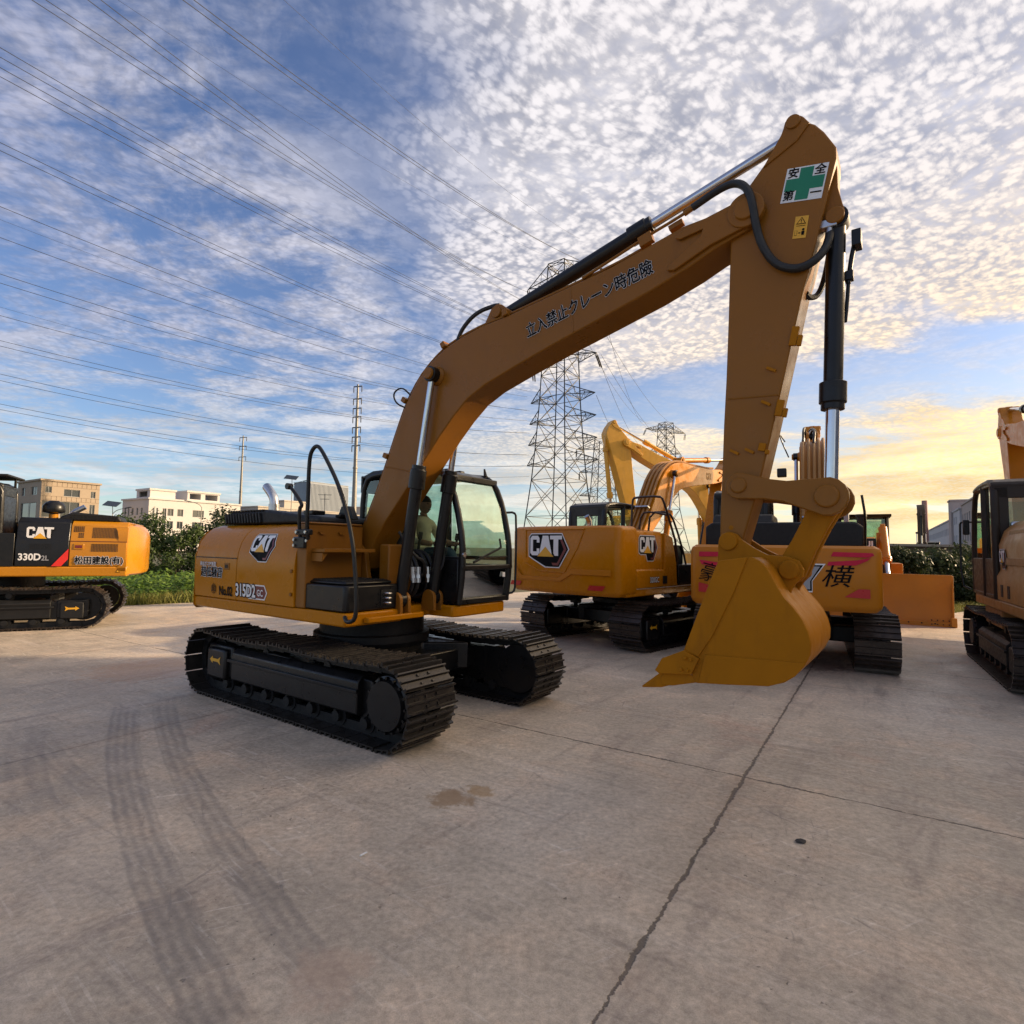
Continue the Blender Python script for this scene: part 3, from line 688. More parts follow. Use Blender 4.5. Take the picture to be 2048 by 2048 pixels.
left_set = [(95, 31), (114, 31), (135, 30.5), (153, 30.5), (285, 27.5), (301, 27.5), (413, 24.5), (439, 26), (475, 24), (548, 22), (566, 22), (614, 20.5), (631, 20.5), (681, 19), (692, 19), (748, 17), (761, 17), (808, 15), (819, 15), (843, 13.8)]
for i, (yy, h) in enumerate(left_set):
    z = [37, 37, 36.4, 36.4, 30.8, 30.8, 27.5, 27.5, 26.5, 24.3, 24.3, 22.6, 22.6, 20.6, 20.6, 17, 17, 15.2, 15.2, 13.5][i]
    wire(i, T_(z, -1, (i % 2)*.5), 0, yy, h, f'power line meeting the left edge of the sky, {ORD[i]} from top', 1.0+.05*i, .021 if i not in (7, 11) else .010)
T3 = [Vector((60.8, 198.6, 37)), Vector((45.5, 192, 44)), Vector((47, 192, 36)), Vector((60, 198.5, 45))]
for i, (a, b) in enumerate(((T_(40.6, 1), T3[1]), (T_(31, 1), T3[2]), (T_(38.5, 1, -2), T3[3]), (T_(31, 1, .8), T3[0]), (T_(24.6, 1), T3[2]-Vector((0, 0, 9))), (T_(42.8, 0), T3[1]+Vector((1, 0, 1))))):
    span(a, b, 4.5, .030, f'power line between the tallest and the farthest tower, {ORD[i]} of six', 'power lines between the towers', 0)

# ---- plants -----------------------------------------------------------
def leafmat(name, col, col2):
    m = bpy.data.materials.new(name); m.use_nodes = True; g = NT(m.node_tree)
    oi = g.add('ShaderNodeNewGeometry'); n = g.noise(oi.outputs['Position'], 1.3, 4, .6); r = oi.outputs['Random Per Island']
    c = g.mix(g.m('ADD', g.m('MULTIPLY', g.ramp(n, .35, .65), .5), g.m('MULTIPLY', r, .5)), C4(col), C4(col2))
    b = g.add('ShaderNodeBsdfPrincipled', {'Base Color': c, 'Roughness': .55, 'Specular IOR Level': .3})
    t = g.add('ShaderNodeBsdfTranslucent', {'Color': c})
    mx = g.add('ShaderNodeMixShader', {0: .28, 1: b.outputs[0], 2: t.outputs[0]})
    g.add('ShaderNodeOutputMaterial', {'Surface': mx.outputs[0]}); return m
LEAF = leafmat('shrub_leaves', (.030, .060, .014), (.085, .125, .030))
LEAFD = leafmat('dark_shrub_leaves', (.022, .040, .014), (.055, .075, .026))
WEED = leafmat('weed_leaves', (.060, .135, .018), (.155, .23, .035))
STRAW = leafmat('grass_blades', (.12, .15, .03), (.27, .25, .07))
BARK = mat('bark', (.07, .05, .035), .9, var=.3, vscale=6)
def leaf(mb, p, nrm, size, rng, aspect=.55):
    nrm = Vector(nrm).normalized(); a = nrm.orthogonal().normalized(); a.rotate(Matrix.Rotation(rng.uniform(0, 6.28), 3, nrm)); b = nrm.cross(a)*aspect
    p = Vector(p); mb.add([p-a*size, p-b*size*.8, p+a*size, p+b*size*.8], [(0, 1, 2, 3)])
def shrub(x, y, h, w, seed, label, leafm, group, n=2600, name='bush'):
    rng = random.Random(seed); root = empty(name, (x, y, -.02)); tag(root, label, 'bush', group)
    t = MB(); cr = MB(); clumps = []
    for k in range(19):
        a = rng.uniform(0, 6.28); rr = rng.uniform(.1, 1)**.6*w*.5; zz = rng.uniform(.10, .95)
        rr *= 1.05-.75*max(0, zz-.55)/.45
        clumps.append(Vector((rr*math.cos(a), rr*math.sin(a), zz*h)))
    for c in clumps[:9]: t.tube([(0, 0, 0), (c.x*.25, c.y*.25, c.z*.45), c], [.05*h/2.5, .035*h/2.5, .012], 5, 1)
    t.build('trunk', BARK, root)
    for i in range(n):
        c = clumps[rng.randrange(len(clumps))]; rad = h*.19*rng.uniform(.7, 1.2)
        dv = Vector((rng.gauss(0, 1), rng.gauss(0, 1), rng.gauss(0, .8))); dv.normalize(); dv *= rad*rng.uniform(.25, 1)**.5
        p = c+dv
        if p.z < .05: continue
        leaf(cr, p, dv+Vector((rng.gauss(0, .3), rng.gauss(0, .3), rng.uniform(0, .6))), rng.uniform(.035, .085)*(h/2.6)**.4*1.25, rng)
    cr.build('crown', leafm, root, smooth=0)
LB = [(-18.6, 24.2, 2.9, 3.4, 'bushy shrub nearest the tail of the orange excavator'), (-16.6, 25.0, 3.0, 3.2, 'tall leafy shrub under the white building, second from the orange excavator'), (-14.5, 24.6, 2.5, 3.2, 'rounded shrub in the middle of the gap between two machines'),
      (-13.4, 26.5, 3.3, 2.8, 'dark tall shrub rising beside the big excavator tail'), (-21.5, 25, 2.6, 3, 'shrub half hidden behind the orange excavator engine'), (-11.5, 26.5, 2.5, 2.6, 'shrub mostly hidden behind the big excavator tail')]
for i, (x, y, h, w, l) in enumerate(LB): shrub(x, y, h, w, 10+i, l, LEAF if i % 3 else LEAFD, 'shrubs along the left edge of the yard', 6500)
RB = [(14.6, 21.2, 2.0, 2.6, 'dark shrub right behind the bulldozer blade end'), (16.2, 22.0, 2.2, 2.7, 'dark shrub in the middle of the right hand hedge gap'), (18.2, 22.8, 2.3, 2.8, 'dark shrub beside the cab of the rightmost excavator'), (20.6, 24.6, 2.3, 3.0, 'dark shrub behind the rightmost excavator cab'), (13.2, 24.0, 2.1, 2.8, 'shrub behind the bulldozer cab side'), (17.4, 20.9, 1.3, 1.9, 'low shrub in front of the right hedge')]
for i, (x, y, h, w, l) in enumerate(RB): shrub(x, y, h, w, 40+i, l, LEAFD, 'shrubs along the right edge of the yard', 5500)
rng = random.Random(5)
wd = MB()
def edge_y(x):
    for (x0, y0), (x1, y1) in zip(YE, YE[1:]):
        if x0 <= x <= x1: return y0+(y1-y0)*(x-x0)/(x1-x0)
    return 20
for i in range(7000):
    x = rng.uniform(-24, -4); y = edge_y(x)+.8+rng.uniform(0, 6.5); z0 = rng.uniform(.12, .80)*(1-.35*rng.random())
    for k in range(5):
        leaf(wd, (x+rng.gauss(0, .09), y+rng.gauss(0, .09), max(.03, z0+rng.gauss(0, .06))), (rng.gauss(0, .55), rng.gauss(-.3, .5), 1), rng.uniform(.045, .10), rng, .7)
tag(wd.build('weeds', WEED, smooth=0), 'leafy green weeds along the left yard edge', None, kind='stuff')
gr = MB()
def blade(x, y, h):
    a = rng.uniform(0, 6.28); w = .012; dx_, dy_ = math.cos(a)*w, math.sin(a)*w; lx, ly = rng.gauss(0, .10), rng.gauss(0, .10)
    gr.add([(x-dx_, y-dy_, -.02), (x+dx_, y+dy_, -.02), (x+dx_*.7+lx*.5, y+dy_*.7+ly*.5, h*.6), (x+lx*1.4, y+ly*1.4, h), (x-dx_*.7+lx*.5, y-dy_*.7+ly*.5, h*.6)], [(0, 1, 2, 3, 4)])
for i in range(9000):
    x = rng.uniform(-24, -4); blade(x, edge_y(x)+abs(rng.gauss(.25, .7))-.12, rng.uniform(.12, .42))
for i in range(5000):
    x = rng.uniform(12.6, 24); blade(x, edge_y(x)+abs(rng.gauss(.3, 1.3))-.05, rng.uniform(.06, .26))
tag(gr.build('grass', STRAW, smooth=0), 'straw-green grass fringe at the yard edge', None, kind='stuff')
# loose bits on the concrete
st = MB(); rs = random.Random(3)
bm_ = bmesh.new(); bmesh.ops.create_icosphere(bm_, subdivisions=2, radius=1)
st.add([(v.co.x*.032*(1+rs.uniform(-.25, .25)), v.co.y*.022*(1+rs.uniform(-.2, .2)), v.co.z*.012+.009) for v in bm_.verts], [tuple(v.index for v in f.verts) for f in bm_.faces]); bm_.free()
so = st.build('stone', mat('dark_stone', (.05, .045, .042), .9, var=.3, vscale=30), smooth=0); so.location = (1.869, 3.728, 0); tag(so, 'small dark stone lying alone on the bare concrete', 'stone')
sc = MB(); sc.box((0, 0, .006), (.05, .012, .008)); so = sc.build('paper_scrap', WHT, bevel=.002); so.location = (-.851, 3.5, 0); so.rotation_euler = (0, 0, R(52)); tag(so, 'tiny white paper scrap on the concrete before the tracks', 'litter')
# ================================================================== EXCAVATOR KIT
def hyd(name, parent, p0, p1, rb, rr, split, bmat, rmat=CHR, gland=1.28, glen=.16, eye=.09, eyew=.12, ymat=None):
    """barrel from p0, rod to p1; split = fraction where the barrel ends"""
    p0, p1 = Vector(p0), Vector(p1); L_ = (p1-p0).length; d = (p1-p0)/L_; s = split*L_
    m = MB(); m.lathe(p0, p0+d*s, [(.02, rb*.7), (.05, rb), (s-glen, rb), (s-glen+.001, rb*gland), (s-.05, rb*gland), (s-.045, rb*gland*.86), (s, rb*gland*.86)], 24)
    m.cyl(p0+Vector((0, -eyew/2, 0)), p0+Vector((0, eyew/2, 0)), eye, n=20)
    o = m.build(name, bmat, parent, bevel=.004)
    q = MB(); q.cyl(p0+d*(s-.02), p1-d*eye*.6, rr, n=20); q.build('rod', rmat, o)
    e = MB(); e.cyl(p1+Vector((0, -eyew/2, 0)), p1+Vector((0, eyew/2, 0)), eye, n=20); e.build('rod_eye', ymat or bmat, o, bevel=.006)
    return o
def track_belt(parent, y, L_, Rr, Wd, n, matl, sag=.035, z0=0.0):
    c = L_/2-Rr; r = Rr-.032; per = 4*c+2*math.pi*r
    def at(s):
        s %= per
        if s < 2*c: x, z, a = c-s, 2*Rr-.032, math.pi     # top run, heading -x
        elif s < 2*c+math.pi*r: t = (s-2*c)/r; x, z, a = -c-r*math.sin(t), Rr+r*math.cos(t), math.pi+t
        elif s < 4*c+math.pi*r: x, z, a = -c+(s-2*c-math.pi*r), .032, 0.0
        else: t = (s-4*c-math.pi*r)/r; x, z, a = c+r*math.sin(t), Rr-r*math.cos(t), t
        if s < 2*c: k = s/(2*c); z -= sag*abs(math.sin(2*math.pi*k))
        return x, z, a
    p = per/n; m = MB(); lk = MB()
    for i in range(n):
        x, z, a = at((i+.5)*p); ca, sa = math.cos(a), math.sin(a)
        def T(t, yy, q): return (x+t*ca+q*sa, y+yy, z0+z+t*sa-q*ca)     # q outward
        def blk(m, t0, t1, y0, y1, q0, q1, tp=0.0):
            m.add([T(t0, y0, q0), T(t1, y0, q0), T(t1, y1, q0), T(t0, y1, q0), T(t0+tp, y0, q1), T(t1-tp, y0, q1), T(t1-tp, y1, q1), T(t0+tp, y1, q1)],
                  [(0, 3, 2, 1), (4, 5, 6, 7), (0, 1, 5, 4), (1, 2, 6, 5), (2, 3, 7, 6), (3, 0, 4, 7)])
        h = Wd/2
        blk(m, -p*.47, p*.47, -h, h, -.012, 0)
        for k, hh in ((-.46, .032), (-.06, .026), (.32, .030)): blk(m, k*p, k*p+.030, -h, h, -.002, hh, .008)
        for yy in (-.07, .07):
            for k in (-.22, .2): blk(m, k*p-.012, k*p+.012, yy-.012, yy+.012, 0, .012)
        for yy in (-.085, .085): blk(lk, -p*.52, p*.52, yy-.022, yy+.022, -.105, -.012)
    o = m.build('track_belt', matl, parent, smooth=0)
    lk.build('link_chain', BLKM, o, smooth=0)
    return o
def undercarriage(root, yaw, G, L_, Rr, Wd, n, body, shoe, zdeck, off=(0, 0), arrow=-1, full=True):
    """track frames, belts, wheels; X along travel. returns the turned holder"""
    M = Matrix.Translation((off[0], off[1], 0)) @ Matrix.Rotation(yaw, 4, 'Z')
    parts = []
    c = L_/2-Rr
    m = MB()
    m.prism([(-1.05, -.62), (1.05, -.62), (.62, -.25), (.62, .25), (1.05, .62), (-1.05, .62), (-.62, .25), (-.62, -.25)], .36, .68, 'xy')
    m.bx(-.95, -.6, -G/2+.1, G/2-.1, .34, .60); m.bx(.6, .95, -G/2+.1, G/2-.1, .34, .60)
    parts.append(m.build('car_body', body, root, bevel=.02))
    m = MB(); m.lathe((0, 0, .66), (0, 0, zdeck), [(0, .66), (.06, .70), (.14, .70), (.15, .63), (zdeck-.70, .63), (zdeck-.66, .60)], 40); m.build('swing_bearing', BLKM, root)
    for s in (-1, 1):
        y = s*G/2; fr = MB(); o_ = s*(Wd/2-.10)
        fr.prism([(-c+.42, .20), (c-.36, .20), (c-.30, .30), (c-.30, .56), (-c*.2, .62), (-c+.42, .56)], y-.13, y+.13, 'xz')
        fr.prism([(y-.14, .60), (y+.14, .60), (y+s*.20, .54), (y+o_, .47), (y+o_, .24), (y+s*.12, .20), (y-s*.14, .20)] if s > 0 else [(y+.14, .60), (y-.14, .60), (y-.20, .54), (y+o_, .47), (y+o_, .24), (y-.12, .20), (y+.14, .20)], -c+.55, c-.42, 'yz')
        f = fr.build('track_frame', body, root, bevel=.012); parts.append(f)
        if full:
            st = MB(); st.bx(-c+.5, c-.40, y+o_-.004, y+o_+.03, .44, .475) if s > 0 else st.bx(-c+.5, c-.40, y+o_-.03, y+o_+.004, .44, .475)
            st.build('step_rail', body, f, bevel=.006)
        g_ = MB(); g_.bx(-c-.10, -c+.46, y-.15, y+.15, .22, .60); g_.bx(-c-.02, -c+.40, min(y, y+o_*1.02), max(y, y+o_*1.02), .20, .56)
        g_.build('idler_guard', body, f, bevel=.03)
        if arrow:
            ar = MB(); fn = on_plane((-c+.19, y+s*(abs(o_)*1.02)+0, .42), (1, 0, 0), (0, 0, 1), (0, s, 0))
            lay(ar, polyshape([(-.13, 0), (-.06, .045), (-.06, .018), (.06, .018), (.12, .05), (.10, 0), (.12, -.05), (.06, -.018), (-.06, -.018), (-.06, -.045)]), fn, .004, 0)
            ar.build('arrow_decal', YVIN, f, smooth=0)
        w = MB()
        w.lathe((-c, y-.05, Rr), (-c, y+.05, Rr), [(0, Rr-.16), (.1, Rr-.16)], 32); w.lathe((-c, y-.09, Rr), (-c, y+.09, Rr), [(0, .12), (.18, .12)], 20)
        w.build('idler_wheel', body, f)
        w = MB(); k = 21; rr = Rr-.12
        poly = []
        for i in range(k):
            for dt, rad in ((-.5, rr-.035), (-.18, rr), (.18, rr)): t = 2*math.pi*(i+dt)/k; poly.append((c+rad*math.cos(t), Rr+rad*math.sin(t)))
        w.prism(poly, y-.03, y+.03, 'xz'); w.build('sprocket', body, f, smooth=0)
        w = MB(); e = s*(Wd/2-.06)
        a, b = (c, y, Rr), (c, y+e, Rr); w.lathe(a, b, [(0, .26), (abs(e)-.05, .26), (abs(e)-.04, .235), (abs(e), .22)], 40)
        for i in range(16):
            t = 2*math.pi*i/16; w.cyl((c+.245*math.cos(t), y+e*.82, Rr+.245*math.sin(t)), (c+.245*math.cos(t), y+e*.93, Rr+.245*math.sin(t)), .014, n=6)
        w.build('final_drive', body, f)
        w = MB(); w.bx(c-.52, c+.16, y-s*.13-.012, y-s*.13+.012, .14, .62); w.cyl((c, y-s*.115, Rr), (c, y-s*.145, Rr), .29, n=32)
        w.build('motor_cover', body, f, bevel=.01)
        if full:
            for i in range(7):
                x = -c+.36+i*(2*c-.72)/6; w = MB()
                w.lathe((x, y-.17, .155), (x, y+.17, .155), [(0, .055), (.05, .055), (.051, .10), (.12, .10), (.121, .075), (.219, .075), (.22, .10), (.29, .10), (.291, .055), (.34, .055)], 16); w.build('track_roller', BLKM, f)
            for x in (-.5, .62): w = MB(); w.lathe((x, y-.12, 2*Rr-.20), (x, y+.12, 2*Rr-.20), [(0, .055), (.24, .055)], 14); w.bar((x, y, .52), (x, y, 2*Rr-.22), .09); w.build('carrier_roller', BLKM, f)
        parts.append(track_belt(root, y, L_, Rr, Wd, n, shoe))
    for o in parts: o.matrix_local = M
    return parts
# profile of the gooseneck boom, stick, bucket: side view, metres (traced at true size)
B_TOP = [(4.617, 4.364), (4.633, 4.428), (4.619, 4.502), (4.572, 4.555), (4.519, 4.562), (4.47, 4.535), (4.309, 4.522), (4.051, 4.506), (3.763, 4.435), (3.4, 4.345), (2.839, 4.257), (2.257, 4.166), (1.936, 4.136), (1.654, 4.077), (1.418, 4.001), (1.22, 3.888), (1.017, 3.722), (.826, 3.473), (.684, 3.177), (.54, 2.851), (.376, 2.494), (.206, 2.179), (.04, 1.85), (-.02, 1.70), (.04, 1.57), (.15, 1.53)]
B_BOT = [(.24, 1.57), (.345, 1.864), (.533, 2.115), (.79, 2.391), (1.1, 2.74), (1.357, 3.033), (1.56, 3.235), (1.75, 3.392), (1.98, 3.505), (2.369, 3.633), (2.845, 3.775), (3.3, 3.90), (3.765, 4.030), (4.11, 4.150), (4.30, 4.235), (4.462, 4.288), (4.559, 4.315)]
BF, BT_ = (.15, 1.69), (4.547, 4.453)
ST_P = [(4.791, 5.009), (4.817, 5.078), (4.857, 5.114), (4.907, 5.106), (4.945, 5.075), (4.988, 5.007), (5.02, 4.981), (5.076, 4.901), (5.151, 4.754), (5.15, 4.668), (5.11, 4.509), (5.046, 4.239), (5.011, 4.093), (4.961, 3.885), (4.926, 3.775), (4.781, 3.109), (4.694, 2.715), (4.607, 2.344), (4.582, 2.256), (4.488, 1.936), (4.477, 1.869), (4.39, 1.834), (4.313, 1.867), (4.321, 2.176), (4.334, 2.428), (4.35, 2.821), (4.371, 3.177), (4.392, 3.671), (4.413, 4.275), (4.43, 4.50), (4.50, 4.62), (4.596, 4.729), (4.649, 4.79), (4.744, 4.902)]
ST_LUG = [(5.10, 4.83), (5.147, 4.74), (5.150, 4.483), (5.178, 4.351), (5.191, 4.302), (5.18, 4.251), (5.13, 4.22), (5.073, 4.255), (5.015, 4.24), (4.98, 4.09), (4.93, 4.2), (5.0, 4.6)]
BK_P = [(4.372, 1.685), (4.404, 1.755), (4.628, 1.802), (4.676, 1.777), (4.723, 1.729), (4.759, 1.66), (4.795, 1.588), (4.826, 1.536), (4.883, 1.472), (4.935, 1.399), (4.968, 1.326), (4.984, 1.252), (4.979, 1.176), (4.939, 1.095), (4.886, 1.026), (4.823, .978), (4.723, .939), (4.483, .912), (4.237, .885), (4.205, .944), (4.253, 1.066), (4.151, 1.112), (4.26, 1.404)]
BK_BACK = BK_P[2:19]
EAR = [(4.312, 1.748), (4.319, 1.913), (4.342, 1.969), (4.393, 1.989), (4.45, 1.969), (4.482, 1.93), (4.576, 1.865), (4.667, 1.817), (4.805, 1.807), (4.872, 1.78), (4.904, 1.718), (4.898, 1.666), (4.85, 1.617), (4.821, 1.568), (4.81, 1.494), (4.742, 1.5), (4.6, 1.70), (4.40, 1.72)]
PIN = dict(tip=(4.547, 4.453), rod=(4.876, 5.051), b1=(4.393, 1.913), l0=(4.475, 2.333), l1=(5.057, 2.228), b2=(4.81, 1.713), top=(5.128, 4.276), lug=(2.075, 4.262), bc=(1.31, 3.705), bf=(.90, 1.25))
def sim2(a0, a1, b0, b1):
    """planar similarity taking a0->b0, a1->b1"""
    A0, A1, B0, B1 = (complex(*p) for p in (a0, a1, b0, b1)); k = (B1-B0)/(A1-A0)
    def f(p): q = B0+k*(complex(*p)-A0); return (q.real, q.imag)
    return f, abs(k)
def arm(root, yc, paint, bpaint, blk, F=None, T=None, B=None, wb=.36, ws=.28, wbk=.96, detail=True, bucket=True, tubes=True, gap=1.0, dark=BLK):
    f, kb = sim2(BF, BT_, F or BF, T or BT_)
    T2 = f(PIN['tip'])
    s, ks = sim2(PIN['tip'], PIN['b1'], T2, B or PIN['b1']) if B else (f, kb)
    m = MB(); m.prism([f(p) for p in B_TOP[::-1]] + [f(p) for p in B_BOT[::-1]][::-1][::-1], yc-wb/2, yc+wb/2, 'xz')
    bo = m.build('boom', paint, root, bevel=.012)
    # boom nose fork plates, lugs and bosses
    m = MB(); tp = f(PIN['tip'])
    for sg in (-1, 1):
        y0 = yc+sg*(wb/2+.001); y1 = yc+sg*(wb/2+.032)
        m.prism([f(p) for p in ((4.62, 4.40), (4.60, 4.52), (4.50, 4.55), (4.36, 4.52), (4.12, 4.47), (4.03, 4.445), (3.99, 4.41), (4.03, 4.385), (4.22, 4.415), (4.20, 4.36), (4.05, 4.27), (3.93, 4.19), (3.92, 4.155), (3.98, 4.14), (4.28, 4.265), (4.56, 4.33))], min(y0, y1), max(y0, y1), 'xz')
        m.lathe((tp[0], yc+sg*(wb/2-.01), tp[1]), (tp[0], yc+sg*(wb/2+.07), tp[1]), [(0, .135*kb), (.055, .135*kb), (.057, .085*kb), (.08, .08*kb)], 32)
        m.build('nose_plate', paint, bo, bevel=.006); m = MB()
    q = f(PIN['lug'])
    for sg in (-1, 1):
        m.prism([f(p) for p in ((1.86, 4.10), (2.0, 4.33), (2.07, 4.36), (2.13, 4.34), (2.35, 4.17), (2.3, 4.1))], yc+sg*.095-.02, yc+sg*.095+.02, 'xz')
    m.cyl((q[0], yc-.14, q[1]), (q[0], yc+.14, q[1]), .055, n=20); m.build('cylinder_lug', paint, bo, bevel=.006); m = MB()
    bc = f(PIN['bc']); m.lathe((bc[0], yc-wb/2-.16, bc[1]), (bc[0], yc+wb/2+.16, bc[1]), [(0, .06), (.10, .075), (.15, .105), (.165, .105), (wb+.155, .105), (wb+.17, .105), (wb+.22, .075), (wb+.32, .06)], 24)
    m.build('boom_boss', paint, bo, bevel=.006)
    # boom lift cylinders
    bf = PIN['bf'] if not F else (F[0]+.72, F[1]-.45)
    for sg in (-1, 1):
        y = yc+sg*(wb/2+.075)
        o = hyd('boom_cylinder', root, (bf[0], y, bf[1]), (bc[0], y, bc[1]), .066*kb, .036*kb, .60, blk, gland=1.35, glen=.26, eye=.085, eyew=.11, ymat=BLK)
    # stick cylinder
    rp = s(PIN['rod']); o = hyd('stick_cylinder', root, (q[0], yc, q[1]), (rp[0], yc, rp[1]), .068*kb, .042*kb, .585, blk if detail else dark, gland=1.3, glen=.22, eye=.08, eyew=.13, ymat=paint)
    # stick
    m = MB(); m.prism([s(p) for p in ST_P], yc-ws/2, yc+ws/2, 'xz')
    so = m.build('stick', paint, root, bevel=.012)
    m = MB(); m.prism([s(p) for p in ST_LUG], yc-.075, yc+.075, 'xz'); cq = s(PIN['top']); m.cyl((cq[0], yc-.10, cq[1]), (cq[0], yc+.10, cq[1]), .062*ks, n=20)
    m.prism([s(p) for p in ((4.80, 5.0), (4.82, 5.075), (4.857, 5.11), (4.90, 5.104), (4.94, 5.07), (4.985, 5.0), (4.9, 4.9), (4.66, 4.78))], yc-ws/2-.014, yc+ws/2+.014, 'xz')
    m.cyl((rp[0], yc-ws/2-.03, rp[1]), (rp[0], yc+ws/2+.03, rp[1]), .052*ks, n=20)
    m.build('stick_lug', paint, so, bevel=.006)
    # bucket cylinder and linkage
    l0, l1, b1, b2 = s(PIN['l0']), s(PIN['l1']), s(PIN['b1']), s(PIN['b2'])
    hyd('bucket_cylinder', root, (cq[0], yc, cq[1]), (l1[0], yc, l1[1]), .064*ks, .046*ks, .685, blk, gland=1.42, glen=.20, eye=.085, eyew=.13, ymat=paint)
    def link(a, b, ra, rb_, neck): 
        A, Bv = Vector((a[0], a[1])), Vector((b[0], b[1])); d = (Bv-A).normalized(); n = Vector((-d.y, d.x)); P = []
        for k in range(9): t = math.pi/2+math.pi*k/8; P.append(A+d*(ra*math.cos(t))+n*(ra*math.sin(t)))
        P += [A+d*ra*2.0-n*neck, Bv-d*rb_*2.0-n*neck]
        for k in range(9): t = -math.pi/2+math.pi*k/8; P.append(Bv+d*(rb_*math.cos(t))+n*(rb_*math.sin(t)))
        P += [Bv-d*rb_*2.0+n*neck, A+d*ra*2.0+n*neck]
        return [(p.x, p.y) for p in P]
    m = MB()
    for sg in (-1, 1):
        y = yc+sg*(ws/2+.045); m.prism(link(l0, l1, .10*ks, .135*ks, .075*ks), y-.032, y+.032, 'xz')
        m.lathe((l1[0], y+sg*.02, l1[1]), (l1[0], y+sg*.055, l1[1]), [(0, .085*ks), (.035, .075*ks)], 28)
        m.lathe((l0[0], y+sg*.02, l0[1]), (l0[0], y+sg*.05, l0[1]), [(0, .065*ks), (.03, .055*ks)], 24)
    m.build('bucket_rocker', paint, root, bevel=.008)
    m = MB()
    for sg in (-1, 1): y = yc+sg*.085; m.prism(link(l1, b2, .10*ks, .10*ks, .085*ks), y-.04, y+.04, 'xz')
    m.bar((l1[0]*.6+b2[0]*.4, yc-.1, l1[1]*.6+b2[1]*.4), (l1[0]*.6+b2[0]*.4, yc+.1, l1[1]*.6+b2[1]*.4), .12)
    m.build('bucket_link', bpaint, root, bevel=.008)
    if not bucket: return f, s, bo, so
    # bucket: shell of side plates, wrapper, ears, teeth
    y0, y1 = yc-wbk/2, yc+wbk/2
    m = MB()
    for y in (y0, y1-.03): m.prism([s(p) for p in BK_P], y, y+.03, 'xz')
    back = [s(p) for p in BK_BACK]; cen = s((4.55, 1.30)); inn = [(p[0]+(cen[0]-p[0])*.06, p[1]+(cen[1]-p[1])*.06) for p in back]
    m.prism(back + inn[::-1], y0+.03, y1-.03, 'xz')
    b = m.build('bucket', bpaint, root, bevel=.007)
    m = MB()
    # raised side rim, wear plate, seam
    rim = [s(p) for p in ((4.372, 1.70), (4.404, 1.77), (4.60, 1.80), (4.51, 1.56), (4.36, 1.24), (4.255, 1.075), (4.151, 1.112), (4.26, 1.404))]
    for y in (y0-.012, y1-.001): m = MB(); m.prism(rim, y, y+.013, 'xz'); m.build('rim_plate', bpaint, b, bevel=.004)
    for y in (y0-.010, y1-.001): m = MB(); m.prism([s(p) for p in ((4.30, 1.098), (4.955, 1.120), (4.939, 1.095), (4.886, 1.026), (4.823, .978), (4.723, .939), (4.483, .912), (4.255, .890))], y, y+.011, 'xz'); m.build('wear_plate', bpaint, b, bevel=.004)
    m = MB()
    for sg in (-1, 1): y = yc+sg*(ws/2+.03); m.prism([s(p) for p in EAR], y-.026, y+.026, 'xz')
    for p in (b1, b2):
        for sg in (-1, 1): y = yc+sg*(ws/2+.03); m.lathe((p[0], y, p[1]), (p[0], y+sg*.045, p[1]), [(0, .075*ks), (.045, .066*ks)], 28)
    m.cyl((b1[0], yc-ws/2, b1[1]), (b1[0], yc+ws/2, b1[1]), .075*ks, n=20); m.cyl((b2[0], yc-ws/2, b2[1]), (b2[0], yc+ws/2, b2[1]), .06*ks, n=20)
    m.build('bucket_ear', bpaint, b, bevel=.006)
    m = MB()
    for y in (y0-.03, y1): 
        m = MB(); m.prism([s(p) for p in ((4.158, 1.115), (3.991, 1.036), (3.937, .942), (3.968, .922), (4.211, .948), (4.265, 1.065))], y, y+.03, 'xz')
        yy = y0-.03 if y < yc else y1+.03; sg = -1 if y < yc else 1
        for p in ((4.17, 1.06), (4.21, 1.055), (4.14, .975), (4.185, .975)):
            q_ = s(p); m.cyl((q_[0], yy, q_[1]), (q_[0], yy+sg*.02, q_[1]), .013, n=6)
        m.build('side_cutter', bpaint, b, bevel=.004)
    for k in range(5):
        y = y0+.05+k*(wbk-.1)/4; t = MB()
        t.prism([s(p) for p in ((4.26, .895), (4.26, .935), (4.08, .945), (4.0, .925), (3.97, .885), (3.98, .835), (4.06, .84))], y-.045, y+.045, 'xz')
        t.prism([s(p) for p in ((4.03, .94), (3.99, .945), (3.93, .895), (3.815, .800), (3.82, .79), (3.97, .812), (4.03, .835))], y-.035, y+.035, 'xz')
        t.build('tooth', bpaint, b, bevel=.005)
    return f, s, bo, so

# ================================================================== THE NEAREST EXCAVATOR
ex = empty('excavator', (-1.7156, 7.1537, 0), R(-36))
tag(ex, 'biggest and nearest yellow excavator, boom arched high and bucket hanging over the concrete', 'excavator', 'excavators parked in the yard')
undercarriage(ex, R(.2), 1.99, 4.04, .398, .612, 44, BLK, SHOE, 1.02)
YC = -.14
bf_, bs_, boomo, sticko = arm(ex, YC, YEL, YELD, BLK)
